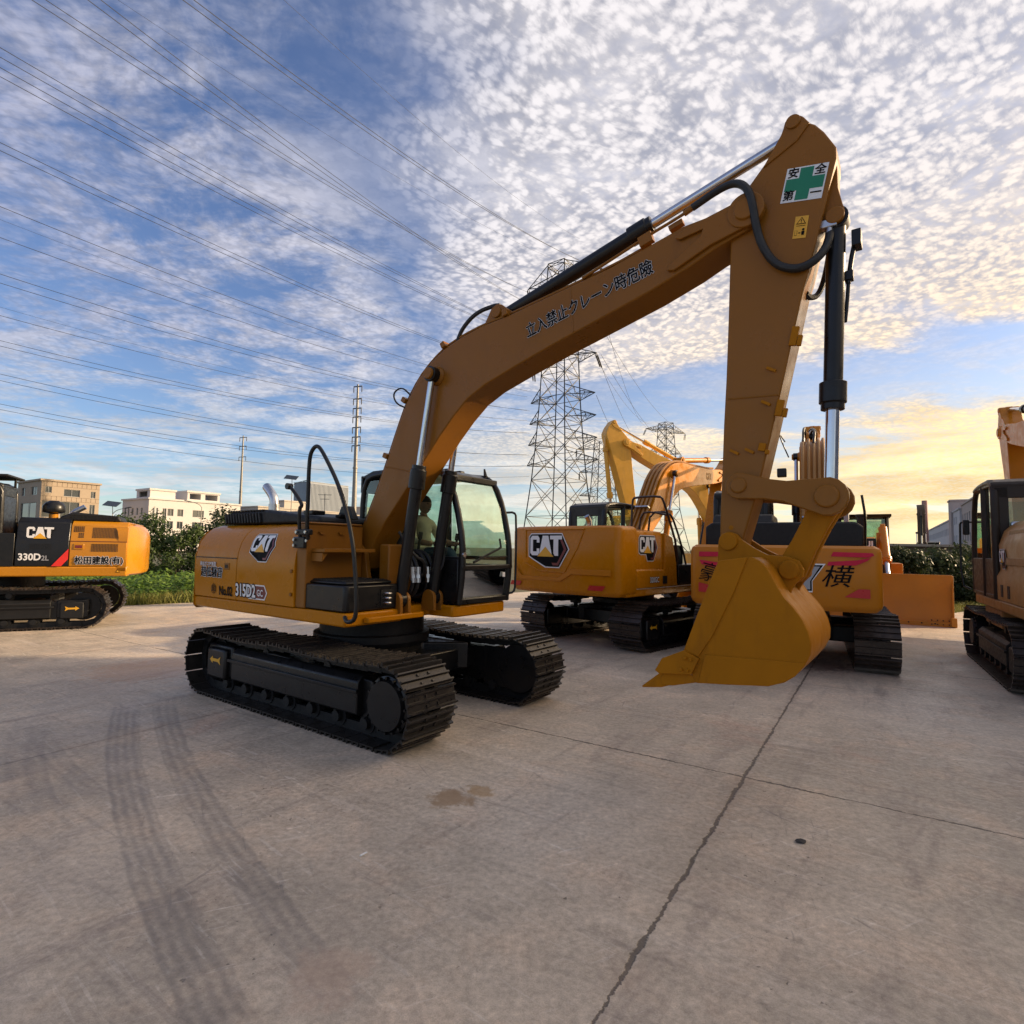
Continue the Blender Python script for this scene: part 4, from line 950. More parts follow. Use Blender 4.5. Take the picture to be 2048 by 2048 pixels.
# platform (deck) --------------------------------------------------
m = MB()
m.prism([(-2.14, -1.17), (.955, -1.17), (.965, -.42), (.80, -.40), (.80, .16), (1.16, .17), (1.20, .24), (1.20, 1.12), (1.10, 1.22), (-2.14, 1.19), (-2.42, .7), (-2.48, 0), (-2.42, -.7)], 1.025, 1.160, 'xy')
pl = m.build('platform', YELG, ex, bevel=.02)
m = MB(); m.prism([(.966, -.95), (1.03, -.93), (1.03, -.15), (.966, -.13)], 1.05, 1.11, 'xy'); m.build('front_step', YELG, pl, bevel=.012)
for y in (-.46, -.34, .06, .18):
    m = MB(); m.prism([(.78, 1.10), (1.0, 1.10)]+[(.90+.095*math.cos(math.pi*k/10), 1.245+.095*math.sin(math.pi*k/10)) for k in range(11)], y-.022, y+.022, 'xz'); m.build('cylinder_bracket', YEL, pl, bevel=.006)
m = MB()
for y in (YC-.24, YC+.24): m.prism([(-.25, 1.161), (.48, 1.161), (.36, 1.5), (.30, 1.76), (.18, 1.86), (.05, 1.82), (-.06, 1.6)], y-.03, y+.03, 'xz')
for y in (YC-.275, YC+.275): m.cyl((.15, y-.02, 1.69), (.15, y+.02, 1.69), .10, n=24)
m.build('boom_foot_bracket', YEL, pl, bevel=.008)
m = MB(); m.bx(-.45, .42, YC-.2, YC+.2, 1.161, 1.45); m.build('center_frame', BLKM, pl, bevel=.02)
# counterweight
m = MB()
def tail_outline(k): return [(-2.01, -1.185*k), (-2.14, -1.13*k), (-2.28, -.98*k), (-2.36, -.7*k), (-2.42, 0), (-2.36, .7*k), (-2.28, .98*k), (-2.14, 1.13*k), (-2.01, 1.185*k)]
loops = []
for z, k, dx_ in ((1.00, .97, .05), (1.04, 1, 0), (1.68, 1, 0), (1.86, .965, .03), (1.98, .90, .09), (2.05, .80, .16), (2.075, .70, .24)):
    loops.append([(min(-2.112, x+dx_-.1), y*k/1, z) for x, y in tail_outline(1)])
m.loft(loops); m.build('counterweight', YELG, ex, bevel=.01)
# side panels: curved skin
PROF = [(-1.178, 1.165), (-1.19, 1.40), (-1.188, 1.62), (-1.172, 1.74), (-1.135, 1.86), (-1.07, 1.96), (-.98, 2.035), (-.86, 2.075), (-.70, 2.085), (-.55, 2.085), (-.55, 1.165)]
def skin(x0, x1, sgn=1, name='side_panel', nose=0.0, prof=PROF, matl=YELG):
    m = MB(); L1 = [(x0, sgn*y, z) for y, z in prof]
    L2 = [(x1-(nose*max(0, (z-1.5)/.55)**2 if False else 0), sgn*y, z) for y, z in prof]
    m.loft([L1, L2]); return m.build(name, matl, ex, bevel=.006)
skin(-2.10, -1.085); skin(-1.075, .10)
skin(-2.10, -.56, -1)
m = MB(); m.bx(-1.99, -.50, -.548, .548, 1.165, 2.06); m.build('engine_bay', BLKM, ex)
# horizontal crease lines (panel gap strips)
m = MB()
m.box((-1.59, -1.186, 1.66), (1.0, .008, .010))
m.build('panel_gap', BLKM, ex)
lk_ = MB(); lk_.bx(-1.36, -1.24, -1.196, -1.188, 1.52, 1.60); lk_.build('door_latch', YEL, ex, bevel=.004)
lk2 = MB(); lk2.bx(-1.33, -1.27, -1.20, -1.1965, 1.54, 1.58); lk2.build('latch_recess', BLKM, ex)
# tank block ahead of the panel
m = MB(); m.bx(.102, .27, -1.165, -.42, 1.165, 2.06); m.bx(.10, .29, -1.15, -.44, 2.062, 2.085)
tank = m.build('fuel_tank', YEL, ex, bevel=.012)
m = MB(); m.bx(.272, .50, -1.10, -.42, 1.76, 1.80); m.prism([(-1.10, 1.755), (-1.02, 1.755), (-1.10, 1.66)], .272, .46, 'yz'); m.build('tank_ledge', YEL, tank, bevel=.006)
m = MB()
for y in (-.98, -.72): m.prism([(y-.05, 1.98), (y+.05, 1.98), (y+.03, 1.955), (y-.03, 1.955)], .272, .30, 'yz')
for z in (1.30, 1.55): m.cyl((.06, -1.19, z), (.06, -1.203, z), .02, n=8)
m.build('tank_bolt', YEL, tank)
# hood on top
m = MB()
hp = [(-2.05, 2.088), (-1.98, 2.20), (-1.90, 2.255), (-1.05, 2.265), (-.35, 2.19), (.05, 2.16), (.09, 2.088)]
m.loft([[(x, y, z) for x, z in hp] for y in (-.86, .86)]); hood = m.build('engine_hood', BLKM, ex, bevel=.03)
m = MB()
for k in range(13):
    x = -1.98+k*.068; m.box((x, -.872, 2.165), (.035, .03, .13), (0, R(-18), 0)); m.box((x+.03, -.70, 2.262), (.035, .34, .022))
m.build('hood_louvre', BLKM, hood, bevel=.006)
m = MB(); m.bx(-.30, -.12, -.84, -.66, 2.19, 2.24); m.bx(-.02, .06, -.60, -.50, 2.16, 2.20); m.prism([(-.10, 2.14), (.22, 2.14), (.12, 2.30), (-.02, 2.30)], -.52, -.44, 'xz'); m.build('hood_catch', BLK, hood, bevel=.01)
m = MB(); m.tube([(-1.80, -.30, 2.2), (-1.80, -.30, 2.44), (-1.84, -.30, 2.52), (-1.99, -.28, 2.62), (-2.06, -.27, 2.66)], .062, 14, 2); m.cyl((-1.80, -.30, 2.2), (-1.80, -.30, 2.40), .075, n=16)
m.build('exhaust_pipe', SIL, ex)
# toolbox + steps
m = MB(); m.prism([(.09, -1.150), (.90, -1.150), (.93, -1.12), (.93, -.46), (.88, -.44), (.09, -.44)], 1.166, 1.43, 'xy'); m.prism([(.09, -1.10), (.86, -1.10), (.88, -.50), (.09, -.50)], 1.43, 1.465, 'xy')
tbx = m.build('tool_box', BLK, ex, bevel=.016)
m = MB(); m.prism([(.16, -1.07), (.82, -1.07), (.84, -.53), (.16, -.53)], 1.466, 1.474, 'xy')
for i in range(14):
    for j in range(11): m.box((.18+i*.047, -1.05+j*.05, 1.476), (.02, .02, .008))
m.build('tread_plate', BLKM, tbx)
m = MB()
for z in (1.235, 1.285, 1.335):
    m.tube([(.935, -.66, z), (.985, -.655, z+.005), (.99, -.60, z), (.935, -.59, z)], .012, 8, 2); m.box((.965, -.625, z), (.05, .06, .012))
m.build('step_hook', SIL, tbx)
m = MB(); m.bx(.9305, .936, -.70, -.54, 1.20, 1.375); m.build('step_recess', BLKM, tbx)
# hand rails, mirror stalk
m = MB(); y = -1.225
pts = [(.33, -1.19, 1.894), (.35, y, 2.066), (.352, y, 2.325), (.348, y, 2.608), (.36, y, 2.783), (.41, y, 2.85), (.47, y, 2.875), (.54, y, 2.84), (.68, y, 2.675), (.84, y, 2.466), (.965, y, 2.243), (1.055, y, 2.028), (1.125, y, 1.797), (1.162, y, 1.559), (1.188, y, 1.363), (1.192, y, 1.187), (1.165, y, 1.125), (1.101, y, 1.10), (1.03, -1.21, 1.10), (.98, -1.19, 1.135)]
m.tube(pts, .021, 10, 2); rail = m.build('hand_rail', BLK, ex)
m = MB(); m.tube([(.20, -1.19, 1.86), (.21, y, 2.068), (.21, y, 2.225), (.25, y, 2.25), (.23, y, 2.29), (.12, y, 2.39), (0, y, 2.48)], .020, 10, 1); m.cyl((.0, y-.03, 2.47), (.0, y+.03, 2.47), .035, n=12)
m.build('mirror_stalk', BLK, ex)
m = MB(); m.bx(.16, .40, -1.235, -1.18, 1.94, 2.0); m.bx(.10, .30, -1.22, -1.18, 1.80, 1.92); m.build('rail_clamp', BLK, ex, bevel=.01)
m = MB()
for p in ((.20, -1.245, 1.97), (.36, -1.245, 1.97), (.14, -1.23, 1.89), (.14, -1.23, 1.83), (.32, -1.2, 1.88)): m.cyl(p, (p[0], p[1]-.012, p[2]), .016, n=8)
m.build('rail_bolt', SIL, ex)
# cab ---------------------------------------------------------------
cab = MB()
CX, Y0, Y1 = 1.19, .215, 1.20
fp = [(CX, 1.165), (CX+.05, 1.55), (CX+.045, 1.9), (CX-.06, 2.35), (CX-.20, 2.66), (CX-.34, 2.755)]     # front pillar line
for y in (Y0+.035, Y1-.035):
    cab.tube([(x, y, z) for x, z in fp], .042, 8, 1)
    cab.tube([(CX-.34, y, 2.755), (.5, y, 2.80), (-.30, y, 2.79), (-.52, y, 2.70), (-.56, y, 2.3), (-.56, y, 1.165)], .05, 8, 1)
    cab.bar((.20, y, 1.165), (.16, y, 2.77), .08, .09)
    cab.bar((-.56, y, 1.70), (CX+.04, y, 1.70), .05, .05)
cab.bx(-.58, CX+.01, Y0, Y0+.035, 1.163, 1.70); cab.bx(-.58, CX-.02, Y1-.035, Y1, 1.163, 1.62); cab.bx(-.60, -.56, Y0, Y1, 1.163, 1.95)
cab.bx(-.58, CX, Y0, Y1, 1.163, 1.22)
for (x, z), t in (((CX, 1.20), .07), ((CX+.052, 1.60), .06), ((CX-.23, 2.69), .08)): cab.bar((x, Y0, z), (x, Y1, z), t)
cab.bx(-.585, -.545, Y0, Y1, 2.55, 2.78)
cabo = cab.build('cab', BLK, ex, bevel=.012)
m = MB(); m.prism([(CX-.30, 2.745), (CX-.42, 2.80), (.45, 2.845), (-.35, 2.835), (-.56, 2.77), (-.56, 2.74)], Y0+.0, Y1-.0, 'xz')
for y in (.45, .70, .95): m.bx(-.35, .6, y-.05, y+.05, 2.82, 2.86)
m.build('cab_roof', BLK, cabo, bevel=.02)
def pane(name, pts, mt):
    m = MB(); m.add(pts, [tuple(range(len(pts)))])
    return m.build(name, mt, cabo, smooth=0)
def strip(name, line, ya, yb, mt):
    m = MB(); m.loft([[(x, y, z) for x, z in line] for y in (ya, yb)], closed=False, caps=False); return m.build(name, mt, cabo)
strip('windshield', [(CX+.045, 1.63), (CX+.04, 1.9), (CX-.06, 2.35), (CX-.21, 2.66)], Y0+.07, Y1-.07, GLS)
strip('lower_windshield', [(CX+.002, 1.24), (CX+.045, 1.56)], Y0+.07, Y1-.07, GLD)
pane('side_window', [(.24, Y0+.02, 1.73), (CX+.01, Y0+.02, 1.73), (CX-.09, Y0+.02, 2.33), (CX-.26, Y0+.02, 2.68), (.22, Y0+.02, 2.72)], GLS)
pane('side_window', [(-.52, Y0+.02, 1.73), (.15, Y0+.02, 1.73), (.13, Y0+.02, 2.72), (-.50, Y0+.02, 2.70)], GLS)
pane('door_window', [(.24, Y1-.02, 1.70), (CX, Y1-.02, 1.70), (CX-.09, Y1-.02, 2.33), (CX-.26, Y1-.02, 2.68), (.22, Y1-.02, 2.72)], GLS)
pane('door_window', [(-.52, Y1-.02, 1.70), (.15, Y1-.02, 1.70), (.13, Y1-.02, 2.72), (-.50, Y1-.02, 2.70)], GLS)
pane('rear_window', [(-.57, Y0+.06, 1.98), (-.57, Y1-.06, 1.98), (-.57, Y1-.06, 2.54), (-.57, Y0+.06, 2.54)], GLS)
m = MB(); m.bar((CX+.075, .42, 1.66), (CX+.055, .98, 1.84), .022); m.bar((CX+.07, .52, 1.72), (CX+.07, 1.10, 1.73), .012); m.bar((CX+.055, .98, 1.84), (CX-.0, 1.02, 1.95), .02); m.build('wiper', BLKM, cabo)
m = MB(); m.tube([(CX-.04, Y1, 2.30), (CX+.02, Y1+.10, 2.31), (CX+.06, Y1+.10, 2.25), (CX+.06, Y1+.10, 1.35), (CX+.06, Y1+.06, 1.26), (CX-.0, Y1, 1.25)], .015, 8, 1); m.build('grab_bar', BLK, cabo)
m = MB(); m.cyl((CX-.30, Y1-.12, 2.78), (CX-.32, Y1-.12, 2.88), .025, .012, 8); m.build('roof_stub', BLK, cabo)
m = MB()
for z in (1.75, 2.1, 2.4): m.cyl((CX+.07-(z-1.75)*.25, Y0+.03, z), (CX+.09-(z-1.75)*.25, Y0+.03, z), .03, n=10)
m.build('pillar_clip', SIL, cabo)
m = MB(); m.bx(CX+.055, CX+.058, 1.02, 1.07, 1.47, 1.53); m.build('inspection_label', WHT, cabo)
m = MB(); m.bx(-.15, .32, .44, .94, 1.55, 1.68); m.box((-.18, .69, 1.98), (.14, .48, .66), (0, R(-10), 0)); m.bx(-.28, -.16, .58, .80, 2.28, 2.46); m.bx(-.05, .25, .55, .85, 1.22, 1.55)
m.build('operator_seat', SEATM, cabo, bevel=.04)
m = MB(); m.bx(-.1, .45, .28, .42, 1.22, 1.78); m.bx(-.1, .45, .98, 1.12, 1.22, 1.75)
for y in (.35, 1.05): m.cyl((.40, y, 1.76), (.44, y, 1.95), .02, n=8); m.cyl((.43, y, 1.93), (.45, y, 2.02), .03, n=8)
for y in (.62, .78): m.bar((.85, y, 1.22), (.95, y, 1.55), .03); m.box((.97, y, 1.56), (.05, .08, .06))
m.build('control_console', SEATM, cabo, bevel=.02)
# hoses, fittings -------------------------------------------------
bw = YC-.18
m = MB(); top = [bf_(p) for p in B_TOP[8:23]]
for k, yo in enumerate((-.13, -.06, .02)):
    m.tube([(x-.035*(1 if i > 4 else .25), YC+yo, z+.035) for i, (x, z) in enumerate(top)], .014, 6, 1)
m.build('boom_pipe', YEL, boomo)
for i in (11, 14, 17, 19): x, z = B_TOP[i]; m = MB(); m.box((x-.03, YC-.06, z+.04), (.06, .28, .07), (0, R({11: -10, 14: -28, 17: -55, 19: -66}[i]), 0)); m.build('pipe_clamp', YEL, boomo, bevel=.008)
m = MB(); m.tube([(1.55, YC-.13, 4.07), (1.62, YC-.13, 4.20), (1.80, YC-.12, 4.33), (2.0, YC-.06, 4.38), (2.06, YC-.05, 4.37)], .022, 8, 2); m.build('boom_hose', RUB, boomo); m = MB(); m.tube([(1.68, YC+.0, 4.11), (1.80, YC, 4.22), (1.95, YC+.02, 4.27), (2.04, YC+.03, 4.28)], .022, 8, 2); m.build('boom_hose', RUB, boomo); m = MB(); m.tube([(.90, YC-.17, 3.55), (.80, YC-.22, 3.66), (.68, YC-.25, 3.60), (.70, YC-.22, 3.48), (.82, YC-.17, 3.42)], .010, 6, 2)
m.build('boom_hose', RUB, boomo)
m = MB()
P_ = [(4.13, -.33, 4.63), (4.34, -.34, 4.70), (4.47, -.36, 4.70), (4.56, -.385, 4.62), (4.60, -.385, 4.50), (4.62, -.36, 4.30), (4.66, -.335, 4.13), (4.75, -.325, 3.97), (4.88, -.32, 3.90), (4.99, -.30, 3.93), (5.06, -.25, 4.02), (5.09, -.22, 4.12), (5.09, -.20, 4.18)]
m.tube(P_, .030, 12, 2)
for i in range(46):
    t = i/45*(len(P_)-1.01); k = int(t); q = Vector(P_[k]).lerp(Vector(P_[k+1]), t-k); 
stick_hose = m.build('stick_hose', RUB, sticko)
m = MB(); m.tube([(3.10, -.30, 4.33), (3.32, -.30, 4.40), (3.75, -.31, 4.53), (4.0, -.32, 4.59), (4.14, -.33, 4.63)], .013, 8, 1); m.cyl((4.06, -.325, 4.605), (4.18, -.335, 4.645), .024, n=8); m.box((3.72, -.30, 4.50), (.12, .06, .09), (0, R(-16), 0)); m.box((3.98, -.28, 4.55), (.12, .06, .04), (0, R(-16), 0)); m.build('hose_pipe', YEL, boomo)
m = MB(); m.tube([(5.085, YC+.08, 4.18), (5.04, YC+.13, 3.95), (4.99, YC+.13, 3.80), (4.94, YC+.06, 3.76), (4.92, YC, 3.78)], .022, 8, 2); m.build('stick_hose', RUB, sticko)
m = MB(); m.box((5.085, -.205, 4.23), (.11, .06, .06)); m.cyl((5.075, -.215, 4.05), (5.09, -.21, 4.20), .026, n=8); m.build('hose_fitting', SIL, sticko, bevel=.006)
m = MB(); m.box((5.25, YC+.06, 4.12), (.06, .12, .12)); m.tube([(5.19, YC+.05, 3.80), (5.21, YC+.06, 3.98), (5.235, YC+.06, 4.10)], .018, 8, 1); m.tube([(5.165, YC+.05, 3.52), (5.18, YC+.05, 3.66), (5.195, YC+.055, 3.86)], .015, 8, 1); m.box((5.195, YC+.055, 3.86), (.06, .06, .07)); m.build('cylinder_pipe', BLK, sticko, bevel=.008)
# little brackets along the stick front
for p, sz in (((4.86, 3.42), .14), ((4.755, 2.90), .12), ((4.63, 2.62), .06)):
    m = MB(); m.box((p[0]+.0, -.285, p[1]), (.05, .03, sz), (0, R(12), 0)); m.box((p[0]+.035, -.285, p[1]-.04), (.03, .03, sz*.55), (0, R(12), 0)); m.build('stick_bracket', YELD, sticko, bevel=.004)
m = MB()
for p in ((4.70, 3.20), (4.66, 2.95), (4.43, 2.60), (4.54, 2.60)): m.box((p[0], -.288, p[1]), (.07, .02, .02), (0, R(30), 0))
for p in ((4.40, 2.02), (4.475, 2.333)): m.cyl((p[0], -.281, p[1]), (p[0], -.2825, p[1]), .018, n=12)
m.build('stick_stub', YELD, sticko)
# lower hoses by the boom foot
m = MB()
for k, (y, x0) in enumerate(((-.10, .72), (-.04, .74), (.10, .76), (.17, .78))):
    m.tube([(.35, y, 1.75), (x0-.1, y, 1.80), (x0+.06, y, 1.62), (x0+.08, y, 1.40), (x0+.0, y, 1.26), (.52, y-.02, 1.22), (.3, y, 1.3)], .024, 8, 2)
m.tube([(.86, -.40, 2.0), (1.02, -.30, 1.72), (1.03, -.16, 1.68), (.9, -.02, 1.5), (.7, 0, 1.45)], .016, 8, 2); m.tube([(.95, .12, 2.0), (1.06, .16, 1.7), (.98, .10, 1.5), (.75, .1, 1.4)], .016, 8, 2)
m.build('foot_hose', RUB, ex)
m = MB()
for y, x0 in ((-.10, .795), (-.04, .815), (.10, .835), (.17, .855)): m.cyl((x0+.005, y, 1.42), (x0-.005, y, 1.60), .032, n=10); m.cyl((x0+.005, y, 1.47), (x0+.0, y, 1.51), .038, n=6)
m.build('hose_fitting', SIL, ex)
m = MB(); m.bx(.45, .62, -.32, .04, 1.16, 1.86); m.build('valve_cover', YEL, ex, bevel=.02)
# lettering --------------------------------------------------------
def side_fn(x0, z0):          # map onto the curved right panel: u forward, v up along the skin
    pts = [(y, z) for y, z in PROF[:10]]; cum = [0]
    for a, b in zip(pts, pts[1:]): cum.append(cum[-1]+math.hypot(b[0]-a[0], b[1]-a[1]))
    s0 = 0
    for i in range(len(pts)-1):
        if pts[i][1] <= z0 <= pts[i+1][1]: s0 = cum[i]+(z0-pts[i][1])/(pts[i+1][1]-pts[i][1])*(cum[i+1]-cum[i])
    def fn(u, v, l):
        s_ = min(max(s0+v, 0), cum[-1]-1e-4)
        for i in range(len(pts)-1):
            if cum[i] <= s_ <= cum[i+1]:
                t = (s_-cum[i])/(cum[i+1]-cum[i]); a, b = pts[i], pts[i+1]; dy, dz_ = (b[0]-a[0]), (b[1]-a[1]); q = math.hypot(dy, dz_)
                return (x0+u, a[0]+dy*t-dz_/q*l, a[1]+dz_*t+dy/q*l)
    return fn
LAYSUB[0] = .035
hex_badge('badge', ex, side_fn(-.80, 1.725), .255)
fs = side_fn(-.86, 1.285)
m = MB(); lay(m, polyshape([(.06, .085), (.40, .085), (.455, .0), (.40, -.085), (.06, -.085)]), fs, .003, 0); lay(m, polyshape([(.08, .07), (.39, .07), (.435, .0), (.39, -.07), (.08, -.07)]), fs, .004, 1); m.build('number_plate', [WHT, DRED], ex, smooth=0)
lettering('lettering', ex, '315D2', .20, side_fn(-.86, 1.285), [WHT, INK], .03, .05, .80, lift=.005)
lettering('lettering', ex, 'GC', .105, side_fn(-.545, 1.275), [WHT, INK], .02, 0, .85, lift=.006)
lettering('lettering', ex, 'No.02', .155, side_fn(-1.31, 1.255), [INK, INK], .008, 0, .80, fat=.02)
lettering('lettering', ex, '㊞', .13, side_fn(-1.60, 1.265), [INK, INK], .0, fat=.012)
lettering('lettering', ex, '超低騒音', .135, side_fn(-1.66, 1.47), [INK, WHT], .0, .055, fat=.022)
lettering('lettering', ex, '排出ガス対策型', .058, side_fn(-1.76, 1.575), [WHT, DRED], .012, .03)
LAYSUB[0] = 0
bfn = on_plane((3.143, YC-.18, 4.088), (1.16, 0, .268), (-.268, 0, 1.16), (0, -1, 0))
lettering('lettering', boomo, '立入禁止クレーン時危險', .155, bfn, [INK, WHT], .002, .034, .78, fat=.016)
sfn = on_plane((4.942, YC-.14, 4.556), (.265, 0, -.052), (.055, 0, .25), (0, -1, 0))
m = MB(); lay(m, polyshape([(-.14, -.128), (.14, -.128), (.14, .128), (-.14, .128)]), sfn, .003, 0); lay(m, polyshape([(-.13, -.045), (-.045, -.045), (-.045, -.118), (.045, -.118), (.045, -.045), (.13, -.045), (.13, .045), (.045, .045), (.045, .118), (-.045, .118), (-.045, .045), (-.13, .045)]), sfn, .0045, 1)
for ch_, u, v_ in (('安', -.09, .083), ('全', .092, .083), ('第', -.092, -.083), ('一', .092, -.083)): lay(m, font_shape(ch_, .078, .0016), sfn, .006, 2, off=(u, v_))
m.build('safety_sticker', [WHT, GRN, INK], sticko, smooth=0)
wfn = on_plane((4.913, YC-.14, 4.231), (.088, 0, -.017), (.025, 0, .16), (0, -1, 0))
m = MB(); lay(m, polyshape([(-.045, -.082), (.045, -.082), (.045, .082), (-.045, .082)]), wfn, .003, 0)
lay(m, polyshape([(-.034, .022), (.034, .022), (0, .075)]), wfn, .0045, 1); lay(m, polyshape([(-.025, .027), (.025, .027), (0, .066)]), wfn, .0055, 0); lay(m, font_shape('!', .035, .001), wfn, .0065, 1, off=(0, .042))
lay(m, polyshape([(-.03, .008), (.03, .008), (.03, .012), (-.03, .012)]), wfn, .0045, 1)
lay(m, polyshape([(-.036, -.06), (-.018, -.06), (-.018, -.025), (-.036, -.025)]), wfn, .0045, 1); lay(m, polyshape([(-.034, -.058), (-.020, -.058), (-.020, -.027), (-.034, -.027)]), wfn, .0055, 0)
lay(m, polyshape([(.012, -.06), (.03, -.06), (.032, -.03), (.010, -.03)]), wfn, .0045, 1); lay(m, polyshape([(.021+.009*math.cos(t*.7854), -.019+.009*math.sin(t*.7854)) for t in range(8)]), wfn, .0045, 1); lay(m, polyshape([(-.012, -.043), (-.004, -.037), (-.004, -.049)]), wfn, .0045, 1); lay(m, polyshape([(.006, -.043), (-.002, -.037), (-.002, -.049)]), wfn, .0045, 1)
m.build('warning_sticker', [YVIN, INK], sticko, smooth=0)
for nm, P_, Y_, par in (('weld_seam', [(.50, 2.765), (.74, 2.72), (1.03, 2.655)], YC-.181, boomo), ('weld_seam', [(4.386, 3.02), (4.56, 3.01), (4.752, 3.0)], YC-.141, sticko), ('weld_seam', [(3.02, 3.84), (3.0, 4.05), (2.985, 4.27)], YC-.181, boomo)):
    m = MB(); m.tube([(x, Y_+random.Random(int(x*99)).uniform(-.001, .001), z) for x, z in P_], .006, 6, 2); m.build(nm, YEL, par)
# ---- the person in the cab -----------------------------------------
def skin_body(name, joints, bones, parent, m_, lvl=2):
    me = bpy.data.meshes.new(name); me.from_pydata([j[:3] for j in joints], bones, []); o = bpy.data.objects.new(name, me); COL.objects.link(o)
    md = o.modifiers.new('skin', 'SKIN'); sv = me.skin_vertices[0].data if me.skin_vertices else None
    if sv is None:
        bpy.context.view_layer.objects.active = o; me.update(); sv = me.skin_vertices.new().data if hasattr(me.skin_vertices, 'new') else me.skin_vertices[0].data
    for i, j in enumerate(joints): sv[i].radius = (j[3], j[4] if len(j) > 4 else j[3]); sv[i].use_root = (i == 0)
    s_ = o.modifiers.new('sub', 'SUBSURF'); s_.levels = lvl; s_.render_levels = lvl
    dg = bpy.context.evaluated_depsgraph_get(); me2 = bpy.data.meshes.new_from_object(o.evaluated_get(dg)); bpy.data.objects.remove(o)
    me2.materials.clear(); me2.materials.append(m_); me2.polygons.foreach_set('use_smooth', [True]*len(me2.polygons))
    o = bpy.data.objects.new(name, me2); COL.objects.link(o); o.parent = parent; return o
SKINM = mat('skin', (.38, .21, .14), .55, var=.08); SHIRT = mat('cream_shirt', (.62, .56, .44), .8, var=.1, vscale=8); JEANS = mat('blue_jeans', (.05, .08, .13), .85, var=.15); HAIR = mat('black_hair', (.012, .010, .009), .6)
M_ = Matrix.Translation(ex.location) @ Matrix.Rotation(R(-36), 4, 'Z'); ploc = M_ @ Vector((.12, .66, 1.68))
pe = empty('person', ploc, R(-36)); tag(pe, 'person in a cream shirt and jeans sitting at the controls in the nearest cab', 'person')
J = [(0, 0, .06, .15, .12), (.0, 0, .22, .155, .115), (.02, 0, .40, .17, .12), (.03, 0, .50, .12, .09), (.05, 0, .57, .06), (.07, 0, .62, .058),
     (.02, -.19, .47, .062), (.14, -.25, .24, .05), (.36, -.22, .20, .036), (.43, -.21, .20, .034), (.02, .19, .47, .062), (.14, .25, .24, .05), (.36, .26, .20, .036), (.43, .26, .20, .034),
     (.06, -.10, .05, .095), (.46, -.13, .10, .075), (.56, -.12, -.30, .05), (.60, -.12, -.40, .045), (.06, .10, .05, .095), (.46, .13, .10, .075), (.56, .12, -.30, .05), (.60, .12, -.40, .045)]
Bn = [(0, 1), (1, 2), (2, 3), (3, 4), (4, 5), (3, 6), (6, 7), (7, 8), (8, 9), (3, 10), (10, 11), (11, 12), (12, 13), (0, 14), (14, 15), (15, 16), (16, 17), (0, 18), (18, 19), (19, 20), (20, 21)]
body = skin_body('body', J, Bn, pe, SKINM)
body.data.materials.append(SHIRT); body.data.materials.append(JEANS)
for p in body.data.polygons:
    c_ = p.center
    if c_.z > .08 and c_.x < .27 and c_.z < .56: p.material_index = 1
    elif (c_.z <= .19 and c_.z > -.36 and abs(c_.y) < .2): p.material_index = 2
def head(parent):
    m = MB(); bm_ = bmesh.new(); bmesh.ops.create_uvsphere(bm_, u_segments=20, v_segments=16, radius=1)
    vs = []
    for v_ in bm_.verts:
        x, y, z = v_.co; xx, yy, zz_ = x*.098, y*.076, z*.118
        if x > .3 and abs(y) < .22 and -.35 < z < .05: xx += .022*(1-abs(y)/.22)
        if z < -.3: yy *= .82; xx *= .9 if x < 0 else 1.0
        vs.append((xx+.08, yy, zz_+.71))
    m.add(vs, [tuple(q.index for q in f.verts) for f in bm_.faces]); bm_.free()
    for sg in (-1, 1): m.box((.07, sg*.078, .705), (.035, .016, .055))
    h = m.build('head', SKINM, parent, bevel=0)
    m = MB(); bm_ = bmesh.new(); bmesh.ops.create_uvsphere(bm_, u_segments=20, v_segments=14, radius=1)
    keep = [f for f in bm_.faces if f.calc_center_median().z > .30 or (f.calc_center_median().x < .12 and f.calc_center_median().z > -.12) or (f.calc_center_median().x < -.3 and f.calc_center_median().z > -.5)]
    m.add([(v_.co.x*.108+.074, v_.co.y*.084, v_.co.z*.126+.718) for v_ in bm_.verts], [tuple(q.index for q in f.verts) for f in keep]); bm_.free(); m.build('hair', HAIR, parent)
    m = MB()
    for sg in (-1, 1): m.lathe((.165, sg*.03, .725), (.172, sg*.03, .725), [(0, .011), (.006, .006)], 10)
    m.box((.168, 0, .65), (.01, .045, .008)); m.build('face_features', HAIR, h)
head(pe)
for sg in (-1, 1):
    J = [(.43, sg*.215-.0, .20, .032), (.49, sg*.21, .20, .030)]; Bh = [(0, 1)]
    for k in range(4): y = sg*.21+(k-1.5)*.019; i = len(J); J += [(.52, y, .205, .010), (.55, y, .195, .009), (.552, y, .165, .008)]; Bh += [(1, i), (i, i+1), (i+1, i+2)]
    i = len(J); J += [(.47, sg*.21-sg*.035, .19, .011), (.50, sg*.21-sg*.045, .175, .009)]; Bh += [(0, i), (i, i+1)]
    skin_body('hand', J, Bh, pe, SKINM, 1)
